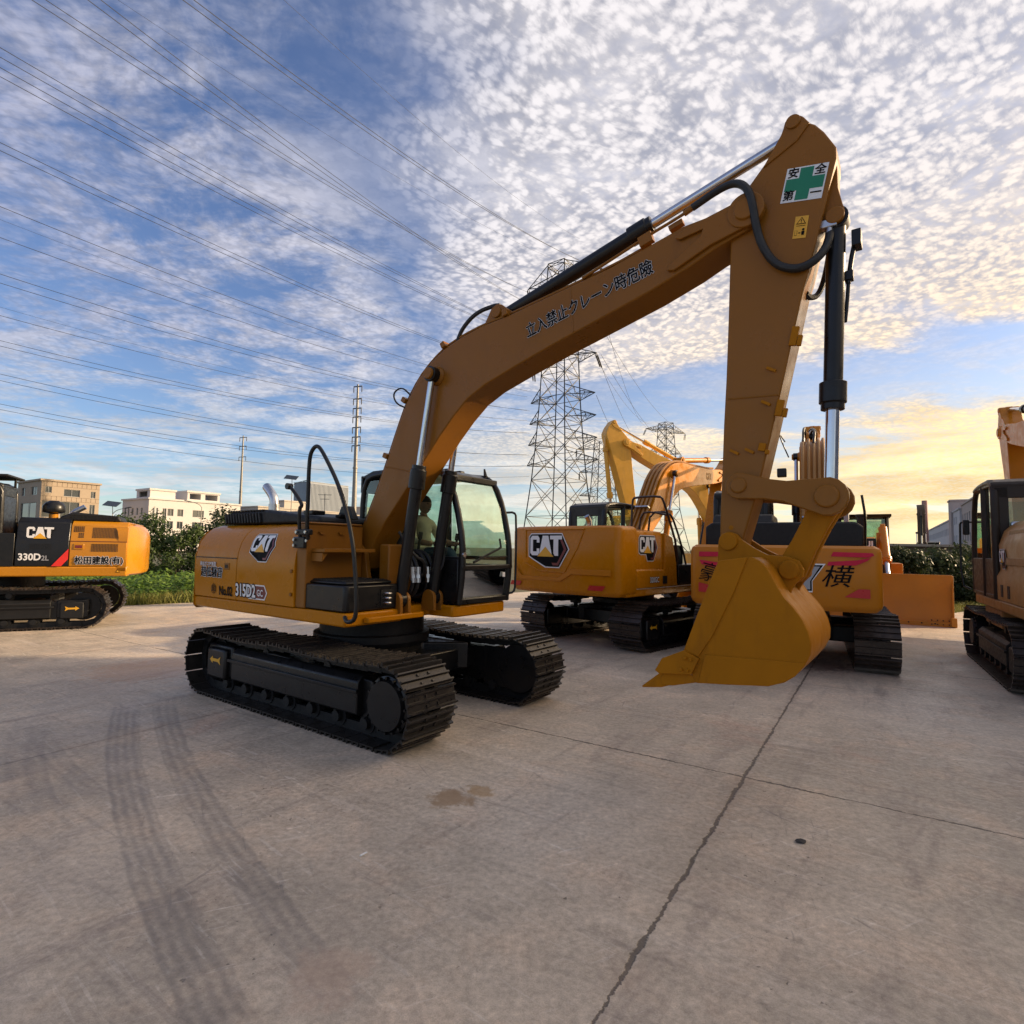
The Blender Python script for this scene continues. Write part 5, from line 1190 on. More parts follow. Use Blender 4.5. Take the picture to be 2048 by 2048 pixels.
# ================================================================== THE OTHER MACHINES
def simple_cab(root, x0, x1, y0, y1, z0, z1, front=.22, col=None, slant=True, stripe=False):
    col = col or BLK
    m = MB(); ys = (y0+.035, y1-.035); H = z1-z0
    for y in ys:
        m.tube([(x1, y, z0), (x1+.05, y, z0+.3*H), (x1+.02, y, z0+.55*H), (x1-front*.6, y, z0+.88*H), (x1-front*1.6, y, z1-.04)], .045, 8, 1)
        m.tube([(x1-front*1.6, y, z1-.04), (x1-.8, y, z1), (x0+.2, y, z1), (x0+.02, y, z1-.10), (x0, y, z1-.5), (x0, y, z0)], .06, 8, 1)
        m.bar((x0+(x1-x0)*.42, y, z0), (x0+(x1-x0)*.42, y, z1), .09)
        m.bx(x0, x1, y-.03, y+.03, z0-.002, z0+.34*H)
    m.bx(x0-.02, x0+.03, y0, y1, z0, z0+.45*H); m.bx(x0-.02, x0+.03, y0, y1, z1-.28, z1-.05); m.bx(x0, x1, y0, y1, z0-.002, z0+.06)
    for y in (y0+.02, y1-.20): m.bx(x0-.02, x0+.03, y, y+.18, z0+.4*H, z1-.1)
    m.bar((x1+.04, y0, z0+.34*H), (x1+.04, y1, z0+.34*H), .06)
    c = m.build('cab', col, root, bevel=.012)
    m = MB(); m.prism([(x1-front*1.3, z1-.05), (x1-front*2, z1+.02), (x0+.3, z1+.05), (x0+.02, z1-.02), (x0-.03, z1-.10)], y0-.01, y1+.01, 'xz'); m.build('cab_roof', col, c, bevel=.02)
    def pn(nm, pts):
        m = MB(); m.add(pts, [tuple(range(len(pts)))]); m.build(nm, GLS, c, smooth=0)
    for y, nm in ((y0+.035, 'side_window'), (y1-.035, 'door_window')):
        xm = x0+(x1-x0)*.42
        pn(nm, [(xm+.05, y, z0+.34*H), (x1, y, z0+.34*H), (x1-.02, y, z0+.55*H), (x1-front*.7, y, z0+.88*H), (x1-front*1.7, y, z1-.08), (xm+.05, y, z1-.08)])
        pn(nm, [(x0+.06, y, z0+.34*H), (xm-.05, y, z0+.34*H), (xm-.05, y, z1-.08), (x0+.06, y, z1-.12)])
    pn('rear_window', [(x0+.005, y0+.2, z0+.45*H), (x0+.005, y1-.2, z0+.45*H), (x0+.005, y1-.2, z1-.28), (x0+.005, y0+.2, z1-.28)])
    pn('windshield', [(x1+.04, y0+.08, z0+.38*H), (x1+.04, y1-.08, z0+.38*H), (x1-front, y1-.08, z1-.22), (x1-front, y0+.08, z1-.22)])
    m = MB(); xm = (x0+x1)/2; ym = (y0+y1)/2; m.bx(xm-.35, xm+.2, ym-.24, ym+.24, z0+.3, z0+.48); m.bx(xm-.45, xm-.30, ym-.24, ym+.24, z0+.45, z0+1.15); m.build('operator_seat', SEATM, c, bevel=.04)
    return c
def rounded(hw, x, dx, r=.22, n=5):
    """plan outline of a counterweight: back at x-dx in the middle, half width hw"""
    pts = []
    for k in range(n+1): t = math.pi/2*k/n; pts.append((x-r*math.sin(t)+0, -hw+r-r*math.cos(t)))
    pts.append((x-r-dx, -.1*hw)); 
    return pts
def cw_block(root, mat_, xf, xb, hw, z0, z1, bulge=.10, r=.20, name='counterweight', rtop=.10):
    m = MB(); loops = []
    def outline(ins, z):
        P = []
        for sg in (-1, 1):
            seq = []
            for k in range(6):
                t = math.pi/2*k/5; seq.append((xb+r-(r-ins)*math.sin(t), sg*(hw-r+(r-ins)*math.cos(t))))
            for k in (1, 2, 3):
                y = (hw-r)*(1-k/3.5); seq.append((xb-bulge*(1-(y/hw)**2)+ins, sg*y))
            full = [(xf, sg*(hw-ins))]+seq
            P += full if sg < 0 else full[::-1]
        return [(x, y, z) for x, y in P]
    for z, i in ((z0, rtop*.8), (z0+rtop*.5, rtop*.2), (z0+rtop, 0), (z1-rtop, 0), (z1-rtop*.4, rtop*.25), (z1, rtop*.9)): loops.append(outline(i, z))
    m.loft(loops); return m.build(name, mat_, root, bevel=0)
def tubes_on_boom(root, f, yc, matl, k0=8, k1=24, ys=(-.13, -.05, .05, .13), r=.022):
    m = MB(); top = [f(p) for p in B_TOP[k0:k1]]
    for yo in ys: m.tube([(x-.03, yc+yo, z+.035) for x, z in top], r, 6, 1)
    o = m.build('boom_pipe', matl, root)
    return o

# ---- the one with the big rear badge (beyond the cab of the nearest) --------
e2 = empty('excavator', (2.50, 12.54, 0), R(47))
tag(e2, 'mid distance yellow excavator turned away, big dark badge on its rear counterweight', 'excavator', 'excavators parked in the yard')
undercarriage(e2, R(-2.5), 2.26, 3.9, .44, .66, 36, BLK, SHOEB, 1.0, off=(0, -.16))
m = MB(); m.prism([(-2.0, -1.28), (1.5, -1.28), (1.5, -.45), (.9, -.45), (.9, .25), (1.75, .25), (1.75, 1.28), (-2.0, 1.28)], .98, 1.13, 'xy'); m.build('platform', YELR, e2, bevel=.02)
cw_block(e2, YELR, -1.70, -2.28, 1.30, .99, 2.27, .12, .16, rtop=.09)
# raised belt across the rear and a sunk logo field
m = MB(); m.loft([[( -2.40+.07*abs(y)/1.2, y, z) for y, z in ((-1.16, 1.36), (-.35, 1.36), (-.10, 1.22), (.95, 1.22), (1.16, 1.40), (1.16, 1.50), (.93, 1.30), (-.06, 1.30), (-.31, 1.47), (-1.16, 1.47))], [(-2.428+.12*(abs(y)/1.3)**2*1.0, y, z) for y, z in ((-1.14, 1.37), (-.35, 1.37), (-.10, 1.23), (.95, 1.23), (1.14, 1.42), (1.14, 1.48), (.93, 1.29), (-.06, 1.29), (-.31, 1.46), (-1.14, 1.46))]]); m.build('rear_belt', AMB, e2, bevel=.006)
rf = lambda u, v, l: (-2.403+.12*((.66-u*1.2)/1.3)**2-l, .66-u*1.2, 1.655+v*1.1)
m = MB(); P_ = []
for (a, b), (c_, d_) in zip([(-.13, -.10), (.18, -.22), (.70, -.24), (.95, .20), (1.06, .50), (-.14, .50), (-.13, -.10)], [(.18, -.22), (.70, -.24), (.95, .20), (1.06, .50), (-.14, .50), (-.13, -.10)]): P_ += [rf(a+(c_-a)*t/6, b+(d_-b)*t/6, .0) for t in range(6)]
m.tube(P_, .014, 8, 0); m.build('logo_frame', YELR, e2)
LAYSUB[0] = .05
hex_badge('badge', e2, lambda u, v, l: rf(u, v, l+.006), .435)
for y, sg in ((-.86, 1), (1.12, 1)):
    m = MB(); lay(m, polyshape([(-.17, -.045), (.13, -.045), (.19, .045), (-.13, .045)]), lambda u, v, l, y=y: (-2.403+.12*((y-u)/1.3)**2-l, y-u, 1.14+v), .010, 0); m.build('reflector', RED, e2, smooth=0)
LAYSUB[0] = 0
m = MB(); m.prism([(-1.302, 1.131), (-1.302, 1.36), (-1.29, 1.46), (-1.25, 1.47), (-1.25, 2.10), (-1.20, 2.20), (-.9, 2.24), (-.55, 2.24), (-.55, 1.131)], -1.69, -.62, 'yz'); m.build('side_panel', YELR, e2, bevel=.012)
m = MB(); m.prism([(-.615, 1.131), (-.10, 1.131), (-.14, 1.6), (-.30, 2.10), (-.615, 2.18)], -1.295, -.60, 'xz'); m.build('side_door', YELR, e2, bevel=.012)
m = MB(); m.bx(-1.69, -.1, -.5, 1.28, 1.131, 2.18); m.build('engine_bay', YELR, e2, bevel=.03)
m = MB(); m.bx(.05, 1.45, -1.26, -.50, 1.131, 1.55); m.bx(.08, .35, -1.2, -.55, 1.55, 1.95); m.build('tool_box', BLK, e2, bevel=.02)
sf = on_plane((-1.50, -1.252, 1.76), (1, 0, 0), (0, 0, 1), (0, -1, 0)); hex_badge('badge', e2, sf, .36)
sf2 = on_plane((-1.05, -1.304, 1.27), (1, 0, 0), (0, 0, 1), (0, -1, 0)); lettering('lettering', e2, '320GC', .14, sf2, [WHT, INK], .02, .05, .85)
m = MB(); m.bx(-.72, -.56, -1.315, -1.302, 1.19, 1.34); m.build('vent', BLKM, e2)
m = MB(); m.bx(-1.7, 1.5, -1.292, -1.284, 1.112, 1.128); m.build('deck_trim', mat('pale_trim', (.7, .55, .4), .3), e2)
simple_cab(e2, -.35, 1.50, .28, 1.26, 1.14, 2.86)
m = MB(); m.tube([(-1.2, .1, 2.2), (-1.2, .1, 2.42), (-1.28, .12, 2.52)], .055, 12, 1); m.build('exhaust_pipe', SIL, e2)
m = MB(); y = -1.22
m.tube([(.10, y, 1.14), (.05, y, 1.9), (-.35, y, 2.55), (-.55, y, 2.86), (-.60, y+.05, 2.92), (-.62, y+.6, 2.92), (-.62, y+.66, 2.86), (-.62, y+.68, 2.2)], .024, 8, 1)
m.tube([(.50, y, 1.14), (.45, y, 1.6), (-.05, y, 2.40), (-.30, y, 2.62), (-.34, y+.4, 2.62), (-.34, y+.45, 2.2)], .022, 8, 1); m.tube([(-.35, y, 2.55), (-.45, y+.3, 2.62), (-.45, y+.55, 2.60), (-.45, y+.6, 2.2)], .020, 8, 1)
m.build('hand_rail', mat('brown_rail', (.035, .018, .014), .4), e2)
f2, s2, b2_, _ = arm(e2, -.05, YELR, YELR, YELR, F=(.25, 1.85), T=(4.95, 3.98), B=(3.95, 1.30), wb=.46, ws=.34, wbk=1.15, dark=GREYV)
tubes_on_boom(b2_, f2, -.05, TAN, 8, 23, (-.16, -.06, .05, .15), .028)
m = MB()
for y in (-.12, .05): p = f2((.45, 2.66)); m.box((p[0]-.07, -.05+y, p[1]+.05), (.03, .16, .10), (0, R(-65), 0))
m.build('pipe_clamp', SIL, b2_)
gf = on_plane((f2((3.35, 4.13))[0], -.05-.232, f2((3.35, 4.13))[1]), (1, 0, .02), (-.02, 0, 1), (0, -1, 0))
m = MB(); badge_letters(m, gf, .22, .002, 0, 0, (-.15, -.1)); m.build('badge', mat('faded_decal', (.42, .20, .045), .5), b2_, smooth=0)

# ---- the one with brush lettering behind the bucket ------------------------
SY = AMB
e3 = empty('excavator', (5.30, 10.95, 0), R(62))
tag(e3, 'orange-yellow excavator behind the hanging bucket, pink paint marks on its rear counterweight', 'excavator', 'excavators parked in the yard')
undercarriage(e3, 0, 2.38, 4.1, .45, .60, 36, BLKM, SHOEB, 1.0, arrow=0, off=(.05, -.10))
m = MB(); m.bx(-1.95, 1.5, -1.28, 1.28, .98, 1.12); m.build('platform', SY, e3, bevel=.02)
cw_block(e3, SY, -1.92, -2.62, 1.33, .99, 1.945, .10, .16, rtop=.10)
m = MB(); m.bx(-1.915, .2, -1.30, -.5, 1.122, 1.90); m.bx(-1.915, -.3, .4, 1.30, 1.122, 1.90); m.build('side_panel', SY, e3, bevel=.03)
m = MB()
for k in range(9): m.bx(-1.6+k*.09, -1.56+k*.09, -1.312, -1.302, 1.25, 1.75)
m.build('vent', BLKM, e3)
m = MB(); m.loft([[(-2.32, y, z) for y, z in ((-1.12, 1.93), (-1.12, 2.24), (-1.02, 2.31), (1.02, 2.31), (1.12, 2.24), (1.12, 1.93))], [(-.5, y, z) for y, z in ((-1.12, 1.90), (-1.12, 2.24), (-1.02, 2.31), (1.02, 2.31), (1.12, 2.24), (1.12, 1.90))]]); m.build('engine_hood', BLKM, e3, bevel=.03)
m = MB(); m.prism([(-2.1, 2.30), (-1.95, 2.46), (-1.0, 2.46), (-.7, 2.30)], .10, 1.05, 'xz'); m.build('hood_bulge', BLKM, e3, bevel=.04)
simple_cab(e3, -.25, 1.55, .30, 1.28, 1.13, 3.02)
LAYSUB[0] = .06
def rr(y0, z0): return lambda u, v, l: (-2.722+.10*((y0-u)/1.33)**2-l, y0-u, z0+v)
m = MB()
lay(m, polyshape([(-.22, .095), (.27, .085), (.29, .05), (.22, .02), (-.25, .03)]), rr(-.93, 1.76), .004, 0); m.build('paint_mark', PINK, e3, smooth=0); m = MB(); lay(m, polyshape([(-.30, -.105), (.06, -.095), (.20, -.03), (.25, .02), (.08, -.02), (-.28, -.05)]), rr(-.93, 1.76), .004, 0); m.build('paint_mark', PINK, e3, smooth=0); m = MB()
lay(m, polyshape([(-.12, .10), (.28, .10), (.30, .03), (-.12, .02)]), rr(1.05, 1.73), .004, 0); m.build('paint_mark', PINK, e3, smooth=0); m = MB(); lay(m, polyshape([(-.12, -.03), (.28, -.08), (.28, -.17), (-.08, -.10)]), rr(1.05, 1.73), .004, 0)
m.build('paint_mark', PINK, e3, smooth=0)
m = MB(); lay(m, polyshape([(-.18, -.06), (.14, -.07), (.14, .06), (.0, .06)]), rr(-1.02, 1.27), .004, 0); m.build('reflector', RED, e3, smooth=0); m = MB(); lay(m, polyshape([(-.08, -.07), (.16, -.08), (.06, .05), (-.08, .08)]), rr(1.10, 1.26), .004, 0); m.build('reflector', RED, e3, smooth=0)
lettering('lettering', e3, '横', .34, rr(-.76, 1.48), [INK, INK], .002, 0, 1.15, .25)
def rot_fn(y0, z0, ang): 
    b = rr(y0, z0); c_, s_ = math.cos(ang), math.sin(ang); return lambda u, v, l: b(u*c_-v*s_, u*s_+v*c_, l)
lettering('lettering', e3, '豪', .33, rot_fn(1.02, 1.48, R(-14)), [INK, INK], .0, 0, .9, .1)
m = MB()
def ylet(pts, l, mi): lay(m, polyshape([(x*.42, y*.42) for x, y in pts]), rr(-.22, 1.47), l, mi)
for off_, l, mi in ((.05, .003, 2), (0, .006, 0)):
    for pts in (((-.06, .45), (.22, .45), (.36, .12), (.54, .45), (.86, .45), (.50, -.10), (.50, -.45), (.18, -.45), (.18, -.08)),):
        cx, cy = .36, 0; ylet([(cx+(x-cx)*(1+off_*3), cy+(y-cy)*(1+off_*2.2)) for x, y in pts], l, mi)
ylet([(.02, .40), (.20, .40), (.36, .06), (.58, .40), (.76, .40), (.45, -.11), (.45, -.40), (.24, -.40), (.24, -.09)], .009, 1)
def other(letter, y0):
    sh_ = font_shape(letter, .58, .028); lay(m, sh_, rr(y0, 1.43), .005, 0); lay(m, font_shape(letter, .58, .012), rr(y0, 1.43), .008, 1)
for l_, y_ in (('S', .95-.42), ('A', .28), ('N', .02)): pass
m.build('lettering', [INK, GREYV, WHT], e3, smooth=0); LAYSUB[0] = 0
f3, s3, b3_, _ = arm(e3, -.48, SY, SY, BLK, F=(.25, 1.80), T=(5.0, 4.62), B=(4.6, 1.80), wb=.50, ws=.36, wbk=1.1)
tubes_on_boom(b3_, f3, -.48, TAN, 7, 24, (-.20, -.11, -.02, .08, .19), .030)
m = MB()
for p_, n_ in (((.60, 3.0), -62), ((.30, 2.32), -68)):
    p = f3(p_)
    for y in (-.64, -.36): m = MB(); m.box((p[0]-.09, y, p[1]+.06), (.03, .18, .07), (0, R(n_), 0)); m.build('pipe_clamp', SIL, b3_)
m = MB(); p = f3((1.3, 3.95)); q = f3((1.9, 4.15)); m.tube([(p[0]-.1, -.5, p[1]), (p[0]+.05, -.52, p[1]+.30), (q[0], -.48, q[1]+.24), (q[0]+.2, -.42, q[1]+.1)], .025, 8, 2); m.build('boom_hose', RUB, b3_); m = MB(); m.tube([(p[0], -.3, p[1]), (p[0]+.15, -.3, p[1]+.36), (q[0], -.33, q[1]+.30), (q[0]+.2, -.33, q[1]+.12)], .025, 8, 2); m.build('boom_hose', RUB, b3_); m = MB(); m.tube([(p[0]-.25, -.02, p[1]-.3), (p[0]-.5, .10, p[1]+.0), (p[0]-.4, .16, p[1]+.22), (p[0]-.2, .05, p[1]+.05)], .013, 6, 2); m.build('boom_hose', RUB, b3_)
m = MB(); p = f3((.75, 3.25)); m.box((p[0]-.05, .10, p[1]+.05), (.16, .18, .18)); m.build('work_light', BLK, b3_, bevel=.02)
m = MB(); m.tube([(.2, -1.3, 1.1), (.1, -1.3, 2.0), (-.1, -1.3, 2.5), (-.1, -1.25, 2.9)], .022, 8, 1); m.build('mirror_stalk', BLK, e3)

# ---- the orange one at the left edge ----------------------------------------
e4 = empty('excavator', (-11.2, 12.75, 0), R(-153))
tag(e4, 'orange excavator at the left edge with a black side panel, seen side-on in sunlight', 'excavator', 'excavators parked in the yard')
undercarriage(e4, 0, 2.40, 4.4, .45, .55, 42, BLKM, SHOEB, 1.10, arrow=1, off=(.12, .14))
m = MB(); m.bx(-2.36, 1.5, -1.4, 1.5, 1.09, 1.30); m.build('platform', ORG, e4, bevel=.03)
def arc_tail(z, ins):
    P_ = []
    for k in range(-8, 9): y = k/8*(1.5-ins); P_.append((-2.60+ins+.42*(abs(k)/8)**2.6, y, z))
    return [(-2.345, -1.5+ins, z)]+P_+[(-2.345, 1.5-ins, z)]
m = MB(); m.loft([arc_tail(z, i) for z, i in ((1.08, .10), (1.12, .03), (1.2, 0), (1.92, 0), (2.08, .03), (2.20, .11), (2.24, .22))]); m.build('counterweight', ORG, e4)
m = MB(); m.prism([(1.50, 1.302), (1.51, 1.8), (1.49, 1.88), (1.42, 2.18), (1.30, 2.27), (-1.25, 2.27), (-1.40, 2.18), (-1.5, 1.8), (-1.5, 1.302)], -2.34, -1.33, 'yz'); m.build('engine_cover', ORG, e4, bevel=.012)
m = MB(); m.prism([(1.50, 1.302), (1.51, 1.8), (1.49, 1.88), (1.42, 2.22), (1.30, 2.32), (-.4, 2.32), (-.4, 1.302)], -1.32, -.44, 'yz'); m.build('side_panel', BLK, e4, bevel=.015)
m = MB(); m.prism([(-1.4, 1.302), (-1.4, 2.1), (-.6, 2.2), (-.6, 1.302)], -1.32, .4, 'yz'); m.build('fuel_tank', ORG, e4, bevel=.02)
def grille(x0, x1, z0, z1, y, tilt, nx, nz, nm='grille'):
    m = MB(); fn = lambda x, z: (x, y+.002-(z-z0)*tilt, z)
    for i in range(nx):
        for k in range(nz):
            xa = x0+(x1-x0)*i/nx; xb = x0+(x1-x0)*(i+.72)/nx; za = z0+(z1-z0)*k/nz; zb = z0+(z1-z0)*(k+.68)/nz
            m.add([fn(xa, za), fn(xb, za), fn(xb, zb), fn(xa, zb)], [(0, 1, 2, 3)])
    return m.build(nm, BLKM, e4, smooth=0)
grille(-2.18, -1.70, 1.91, 2.14, 1.486, .235, 18, 11); grille(-1.56, -1.37, 2.03, 2.16, 1.459, .235, 6, 6); grille(-1.56, -1.46, 1.91, 2.02, 1.486, .235, 3, 4); grille(-2.18, -1.70, 1.62, 1.79, 1.512, .0, 18, 7); grille(-1.02, -.66, 1.66, 1.78, 1.512, 0, 12, 5)
m = MB(); m.bx(-2.34, -1.33, 1.502, 1.508, 1.825, 1.84); m.build('panel_gap', mat('dark_red_gap', (.10, .02, .01), .5), e4)
m = MB(); m.bx(-1.58, -1.40, 1.508, 1.52, 1.66, 1.78); m.build('door_latch', ORG, e4, bevel=.01); m = MB(); m.bx(-1.55, -1.43, 1.5205, 1.524, 1.69, 1.75); m.build('latch_recess', DRED, e4)
lf = lambda x0, z0, y=1.512: on_plane((x0, y, z0), (-1, 0, 0), (0, 0, 1), (0, 1, 0))
m = MB(); badge_letters(m, lf(-.62, 1.86), .285, .006, 0, 1); m.build('badge', [WHT, YVIN], e4, smooth=0)
lettering('lettering', e4, '330D', .19, lf(-.68, 1.49), [WHT, WHT], .03, 0, .88, lift=.006)
lettering('lettering', e4, '2L', .14, lf(-.935, 1.47), [GREYV, GREYV], .02, 0, .9, lift=.006)
lettering('lettering', e4, '松田建設(有)', .178, lf(-1.86, 1.42), [INK, WHT], .0, .06, .86, lift=.004, fat=.028)
m = MB(); lay(m, polyshape([(-.11, -.17), (.06, -.17), (.17, -.02), (.17, .20)]), lf(-1.15, 1.475), .006, 0); m.build('red_stripe', mat('bright_red_vinyl', (.75, .03, .02), .35), e4, smooth=0)
m = MB(); lay(m, polyshape([(-.04, -.03), (.04, -.03), (0, .035)]), lf(-2.2, 1.20, 1.502), .004, 0); lay(m, polyshape([(-.026, -.022), (.026, -.022), (0, .024)]), lf(-2.2, 1.20, 1.502), .006, 1); m.build('warning_sticker', [INK, YVIN], e4, smooth=0)
m = MB(); m.loft([[(x, y, z) for x, z in ((-2.2, 2.272), (-2.14, 2.40), (-1.32, 2.46), (-1.10, 2.36), (-1.06, 2.272))] for y in (.35, 1.30)]); gr_ = m.build('engine_hood', BLKM, e4, bevel=.04)
m = MB()
for i in range(14):
    for k in range(3): x = -2.12+i*.062; z = 2.29+k*.042; m.bx(x, x+.042, 1.299, 1.304, z, z+.028)
m.build('hood_mesh', mat('mesh_hole', (.003, .003, .003), .9), gr_, smooth=0)
m = MB(); m.lathe((-.92, 1.0, 2.32), (-.92, 1.0, 2.70), [(0, .07), (.10, .07), (.11, .12), (.13, .19), (.15, .20), (.26, .20), (.33, .16), (.38, .08)], 24); pc = m.build('pre_cleaner', BLK, e4)
m = MB(); m.cyl((-.92, 1.0, 2.31), (-.92, 1.0, 2.41), .085, n=20); m.build('intake_neck', ORG, pc)
m = MB(); m.tube([(-1.12, .5, 2.3), (-1.16, .5, 2.48), (-1.38, .5, 2.62)], .06, 12, 1); m.build('exhaust_pipe', SIL, e4)
c4 = simple_cab(e4, -.16, 1.54, .50, 1.49, 1.302, 3.02, .22)
m = MB(); m.bx(-.42, 1.45, 1.488, 1.505, 1.302, 1.98); m.prism([(-.185, 1.31), (-.185, 2.70), (-.12, 2.94), (.02, 2.98), (.06, 1.31)], .52, 1.51, 'xz'); m.build('door_panel', BLK, c4, bevel=.02)
m = MB(); m.prism([(-.26, 3.14), (1.8, 3.06), (1.8, 3.10), (-.26, 3.18)], .42, 1.56, 'xz'); m.bx(-.22, -.18, .8, .84, 2.95, 3.15); m.bx(.8, .84, .8, .84, 2.95, 3.1); m.build('sun_visor', BLKM, c4, bevel=.008)
m = MB(); m.lathe((-.10, 1.50, 1.74), (-.10, 1.53, 1.74), [(0, .09), (.02, .08), (.03, .04)], 20); m.build('door_handle', BLKM, c4)
lettering('lettering', c4, 'MEGA', .16, lf(.30, 1.98, 1.508), [WHT, WHT], .012, 0, 1.1, .3)
arm(e4, -.1, ORG, ORG, BLK, F=(.3, 1.9), T=(5.0, 4.3), B=(5.3, 1.6), wb=.5, ws=.40, wbk=1.2)

# ---- the tan one cut by the right edge -------------------------------------
e5 = empty('excavator', (8.86, 8.42, 0), R(59))
tag(e5, 'dusty tan excavator cut off by the right edge, cab with a black door frame', 'excavator', 'excavators parked in the yard')
undercarriage(e5, 0, 2.38, 4.0, .46, .60, 36, BLKM, SHOEB, 1.0, arrow=0)
m = MB(); m.bx(-2.0, 1.6, -1.32, 1.34, .99, 1.15); m.bx(-.3, 1.0, 1.0, 1.3, .70, .99); m.build('platform', TAN, e5, bevel=.02)
cw_block(e5, TAN, -1.95, -2.65, 1.34, 1.0, 2.1, .12, .2)
m = MB(); m.prism([(1.345, 1.152), (1.345, 1.52), (1.30, 1.62), (1.31, 2.0), (1.24, 2.22), (1.10, 2.36), (-1.2, 2.36), (-1.34, 2.1), (-1.34, 1.152)], -1.94, -.28, 'yz'); m.build('side_panel', TAN, e5, bevel=.02)
m = MB()
for z, i in ((1.70, 0), (1.92, -.02), (2.10, -.06)): m.bx(-1.9, -.75, 1.312+i, 1.322+i, z, z+.11)
m.build('panel_crease', mat('brown_tan_paint', (.33, .18, .07), .45), e5, bevel=.01)
m = MB()
for x in (-.62, -1.05): m.bx(x-.07, x+.07, 1.346, 1.352, 1.22, 1.40)
m.build('vent', BLKM, e5)
hex_badge('badge', e5, on_plane((-.42, 1.318, 1.72), (-1, 0, 0), (0, 0, 1), (0, 1, 0)), .22)
c5 = simple_cab(e5, -.22, 1.62, .36, 1.36, 1.16, 3.02, .22, mat('dark_brown_paint', (.030, .020, .013), .45, var=.2, spec=.3))
m = MB(); m.box((1.5, 1.46, 2.35), (.05, .10, .28)); m.build('mirror', BLK, c5, bevel=.02)
m = MB(); m.tube([(1.60, 1.37, 2.45), (1.72, 1.50, 2.46), (1.75, 1.52, 2.40), (1.74, 1.52, 1.28), (1.65, 1.40, 1.22)], .018, 8, 1); m.build('grab_bar', BLK, c5)
m = MB(); m.box((-.30, 1.05, 2.30), (.10, .22, .14)); m.build('rear_lamp', SIL, e5, bevel=.03)
arm(e5, -.05, AMB, AMB, BLK, F=(.3, 1.85), T=(5.55, 4.75), B=(5.0, 1.95), wb=.50, ws=.36, wbk=1.15)

# ---- yellow machine behind, facing left --------------------------------------
e6 = empty('excavator', (8.0, 20.6, 0), R(-163))
tag(e6, 'bright yellow excavator far behind, stick pointing up beside the power towers', 'excavator', 'excavators parked in the yard')
undercarriage(e6, 0, 2.38, 4.2, .46, .60, 30, BLKM, SHOEB, 1.0, arrow=0, full=False)
m = MB(); m.bx(-2.0, 1.6, -1.34, 1.34, .99, 1.15); m.build('platform', YB, e6, bevel=.02)
cw_block(e6, YB, -1.95, -2.65, 1.34, 1.0, 2.2, .12, .2)
m = MB(); m.bx(-1.94, -.2, -1.34, 1.34, 1.152, 2.3); m.bx(-.19, 1.1, -1.34, -.5, 1.152, 1.75); m.build('side_panel', YB, e6, bevel=.03)
simple_cab(e6, -.25, 1.55, .30, 1.28, 1.16, 3.02)
m = MB(); m.bx(-.35, .9, -.75, -.62, 2.1, 3.0); m.build('shield_panel', BLK, e6, bevel=.02)
arm(e6, -.1, YB, YB, YB, F=(.3, 1.85), T=(4.35, 5.50), B=(3.95, 2.50), wb=.50, ws=.42, wbk=1.2, dark=YB)

# ---- far raised arm on the right -----------------------------------------------
e7 = empty('excavator', (36.8, 51, -.02), R(-125))
tag(e7, 'distant dark excavator with its upright stick rising above the right bushes', 'excavator', 'excavators parked in the yard')
undercarriage(e7, 0, 2.38, 4.2, .46, .60, 26, BLKM, SHOEB, 1.0, arrow=0, full=False)
DK = mat('deep_brown_paint', (.10, .065, .04), .6, var=.2)  # one even deep brown for the far excavator
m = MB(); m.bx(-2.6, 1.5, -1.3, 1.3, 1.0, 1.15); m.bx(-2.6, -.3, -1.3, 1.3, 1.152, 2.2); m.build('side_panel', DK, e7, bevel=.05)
simple_cab(e7, -.2, 1.5, .3, 1.28, 1.16, 2.95)
arm(e7, 0, DK, DK, BLK, F=(.3, 1.85), T=(3.0, 5.3), B=(2.9, 2.3), wb=.5, ws=.55, wbk=1.2)

# ---- bulldozer -------------------------------------------------------------------
dz_ = empty('bulldozer', (10.70, 17.90, 0), R(-121)); DY = AMB
tag(dz_, 'yellow bulldozer behind the other machines, its broad blade showing at the right', 'bulldozer')
undercarriage(dz_, 0, 2.0, 3.9, .50, .56, 30, DY, SHOEB, .9, arrow=0, full=False)
m = MB(); m.prism([(-1.2, .75), (1.7, .75), (1.75, 1.25), (1.70, 2.27), (-.1, 2.36), (-1.2, 2.36)], -.62, .62, 'xz'); m.build('hood', DY, dz_, bevel=.03)
m = MB(); m.bx(1.722, 1.76, -.60, .60, .95, 2.02); m.bx(1.70, 1.765, -.62, .62, 1.95, 2.27); gr2 = m.build('radiator_grille', BLK, dz_, bevel=.01)
lettering('lettering', gr2, 'SHANTUI', .24, on_plane((1.768, 0, 2.10), (0, 1, 0), (0, 0, 1), (1, 0, 0)), [WHT, WHT], .03, 0, 1.1)
m = MB(); m.cyl((.75, .28, 2.1), (.75, .28, 2.95), .12, n=16); m.cyl((.75, .28, 2.95), (.75, .28, 3.02), .15, n=16); m.build('pre_cleaner', BLKM, dz_)
m = MB(); m.tube([(1.2, -.10, 2.1), (1.2, -.10, 3.1), (1.16, -.10, 3.28), (1.08, -.1, 3.32)], .07, 10, 1); m.tube([(1.2, -.10, 2.15), (1.2, -.02, 2.05), (1.2, .12, 2.02)], .07, 10, 1); m.build('exhaust_pipe', GREYV, dz_)
m = MB()
for x, y in ((-.15, -.95), (-.15, .95), (-1.7, -.95), (-1.7, .95), (-.05, -.32), (-.05, .32)): m.bar((x, y, 1.3), (x-.05*(x > -.5), y, 3.02), .11)
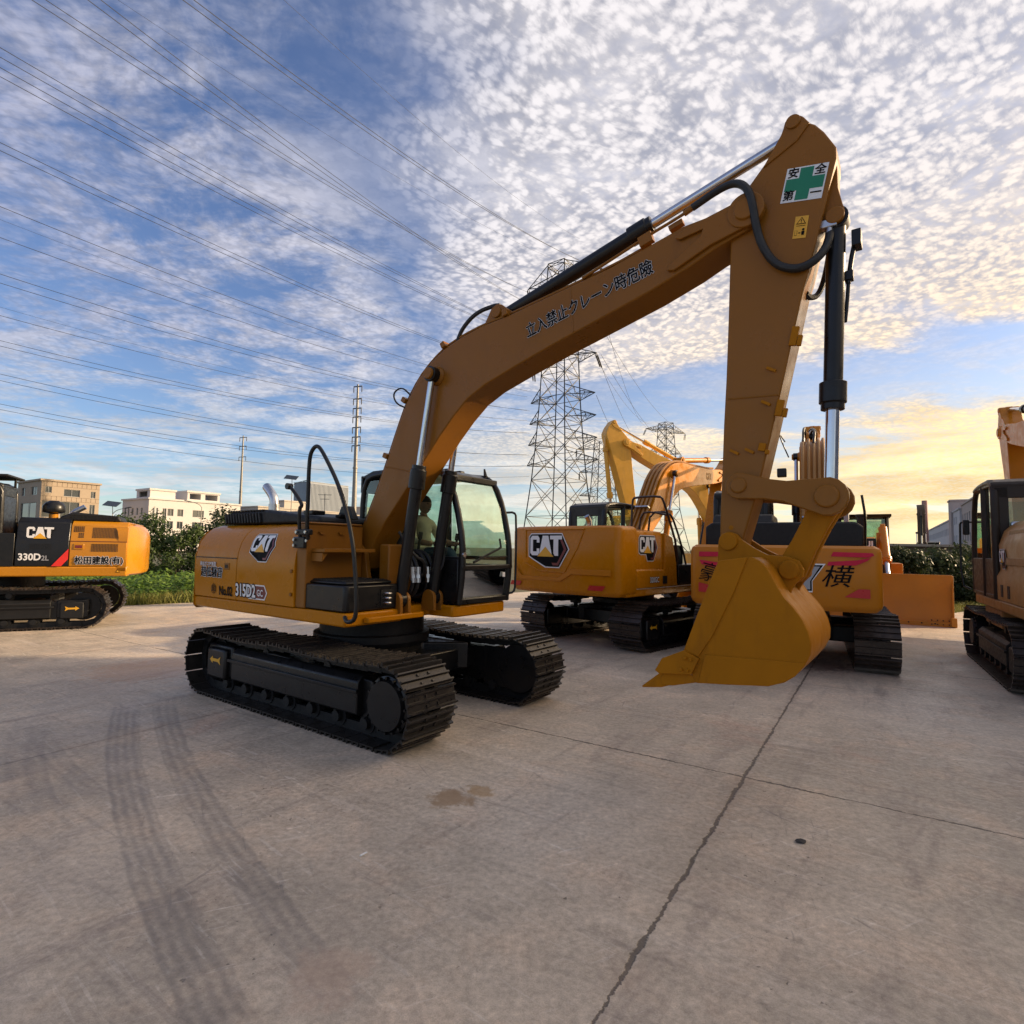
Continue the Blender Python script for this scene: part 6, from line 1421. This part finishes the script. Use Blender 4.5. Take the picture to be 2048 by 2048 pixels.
m.prism([(.05, 2.98), (.1, 3.06), (-1.85, 3.06), (-1.85, 2.98)], -1.08, 1.08, 'xz'); m.bx(-1.7, -.1, -1.0, 1.0, 1.2, 1.9)
dc = m.build('cab', BLKM, dz_, bevel=.015); m = MB(); m.bx(-.16, -.15, -.92, .92, 1.92, 2.92); m.bx(-1.65, -1.64, -.92, .92, 1.92, 2.92); m.build('windshield', GLS, dc)
m = MB(); m.bx(-.14, -.05, -1.0, 1.0, 1.9, 2.05); m.bx(-1.9, -.2, -1.35, -1.0, 1.0, 1.55); m.bx(-1.9, -.2, 1.0, 1.35, 1.0, 1.55); m.build('fender', DY, dz_, bevel=.02)
bl = MB(); prof = [(2.62, .02), (2.56, .30), (2.50, .62), (2.52, .95), (2.62, 1.22), (2.68, 1.32)]
bl.loft([[(x, y, z) for x, z in prof] + [(x-.06, y, z) for x, z in prof[::-1]] for y in (-2.2, 2.2)]); blade_ = bl.build('blade', BLADE, dz_, bevel=.01)
m = MB(); m.bx(2.575, 2.66, -2.27, 2.27, -.0, .12)
for sg in (-1, 1): m.prism([(2.60, .0), (2.72, .02), (2.70, .24), (2.58, .24)], sg*2.27-.12*(sg > 0), sg*2.27+.12*(sg < 0), 'xz'); m.bx(2.46, 2.60, sg*2.21-.02, sg*2.21+.02, .1, 1.30)
m.build('cutting_edge', BLADE, blade_, bevel=.008)
m = MB()
for y in [k*.28-1.82 for k in range(14)]: m.cyl((2.66, y, .075), (2.67, y, .075), .02, n=6)
for sg in (-1, 1):
    for a in range(4):
        for b in (.06, .16): m.cyl((2.63, sg*(1.75+.12*a), b), (2.675, sg*(1.75+.12*a), b), .016, n=6)
m.build('edge_bolt', BLKM, blade_)
for sg in (-1, 1):
    m = MB(); m.bar((-.3, sg*1.45, .55), (2.5, sg*1.45, .35), .20, .26); m.build('push_arm', DY, dz_, bevel=.02)
    hyd('lift_cylinder', dz_, (1.15, sg*.80, 2.62), (2.42, sg*.85, 1.22), .11, .055, .72, DY, SIL, ymat=DY)
    m = MB(); m.box((1.3, sg*.72, 2.0), (.3, .16, .9)); m.build('cylinder_yoke', DY, dz_, bevel=.02)
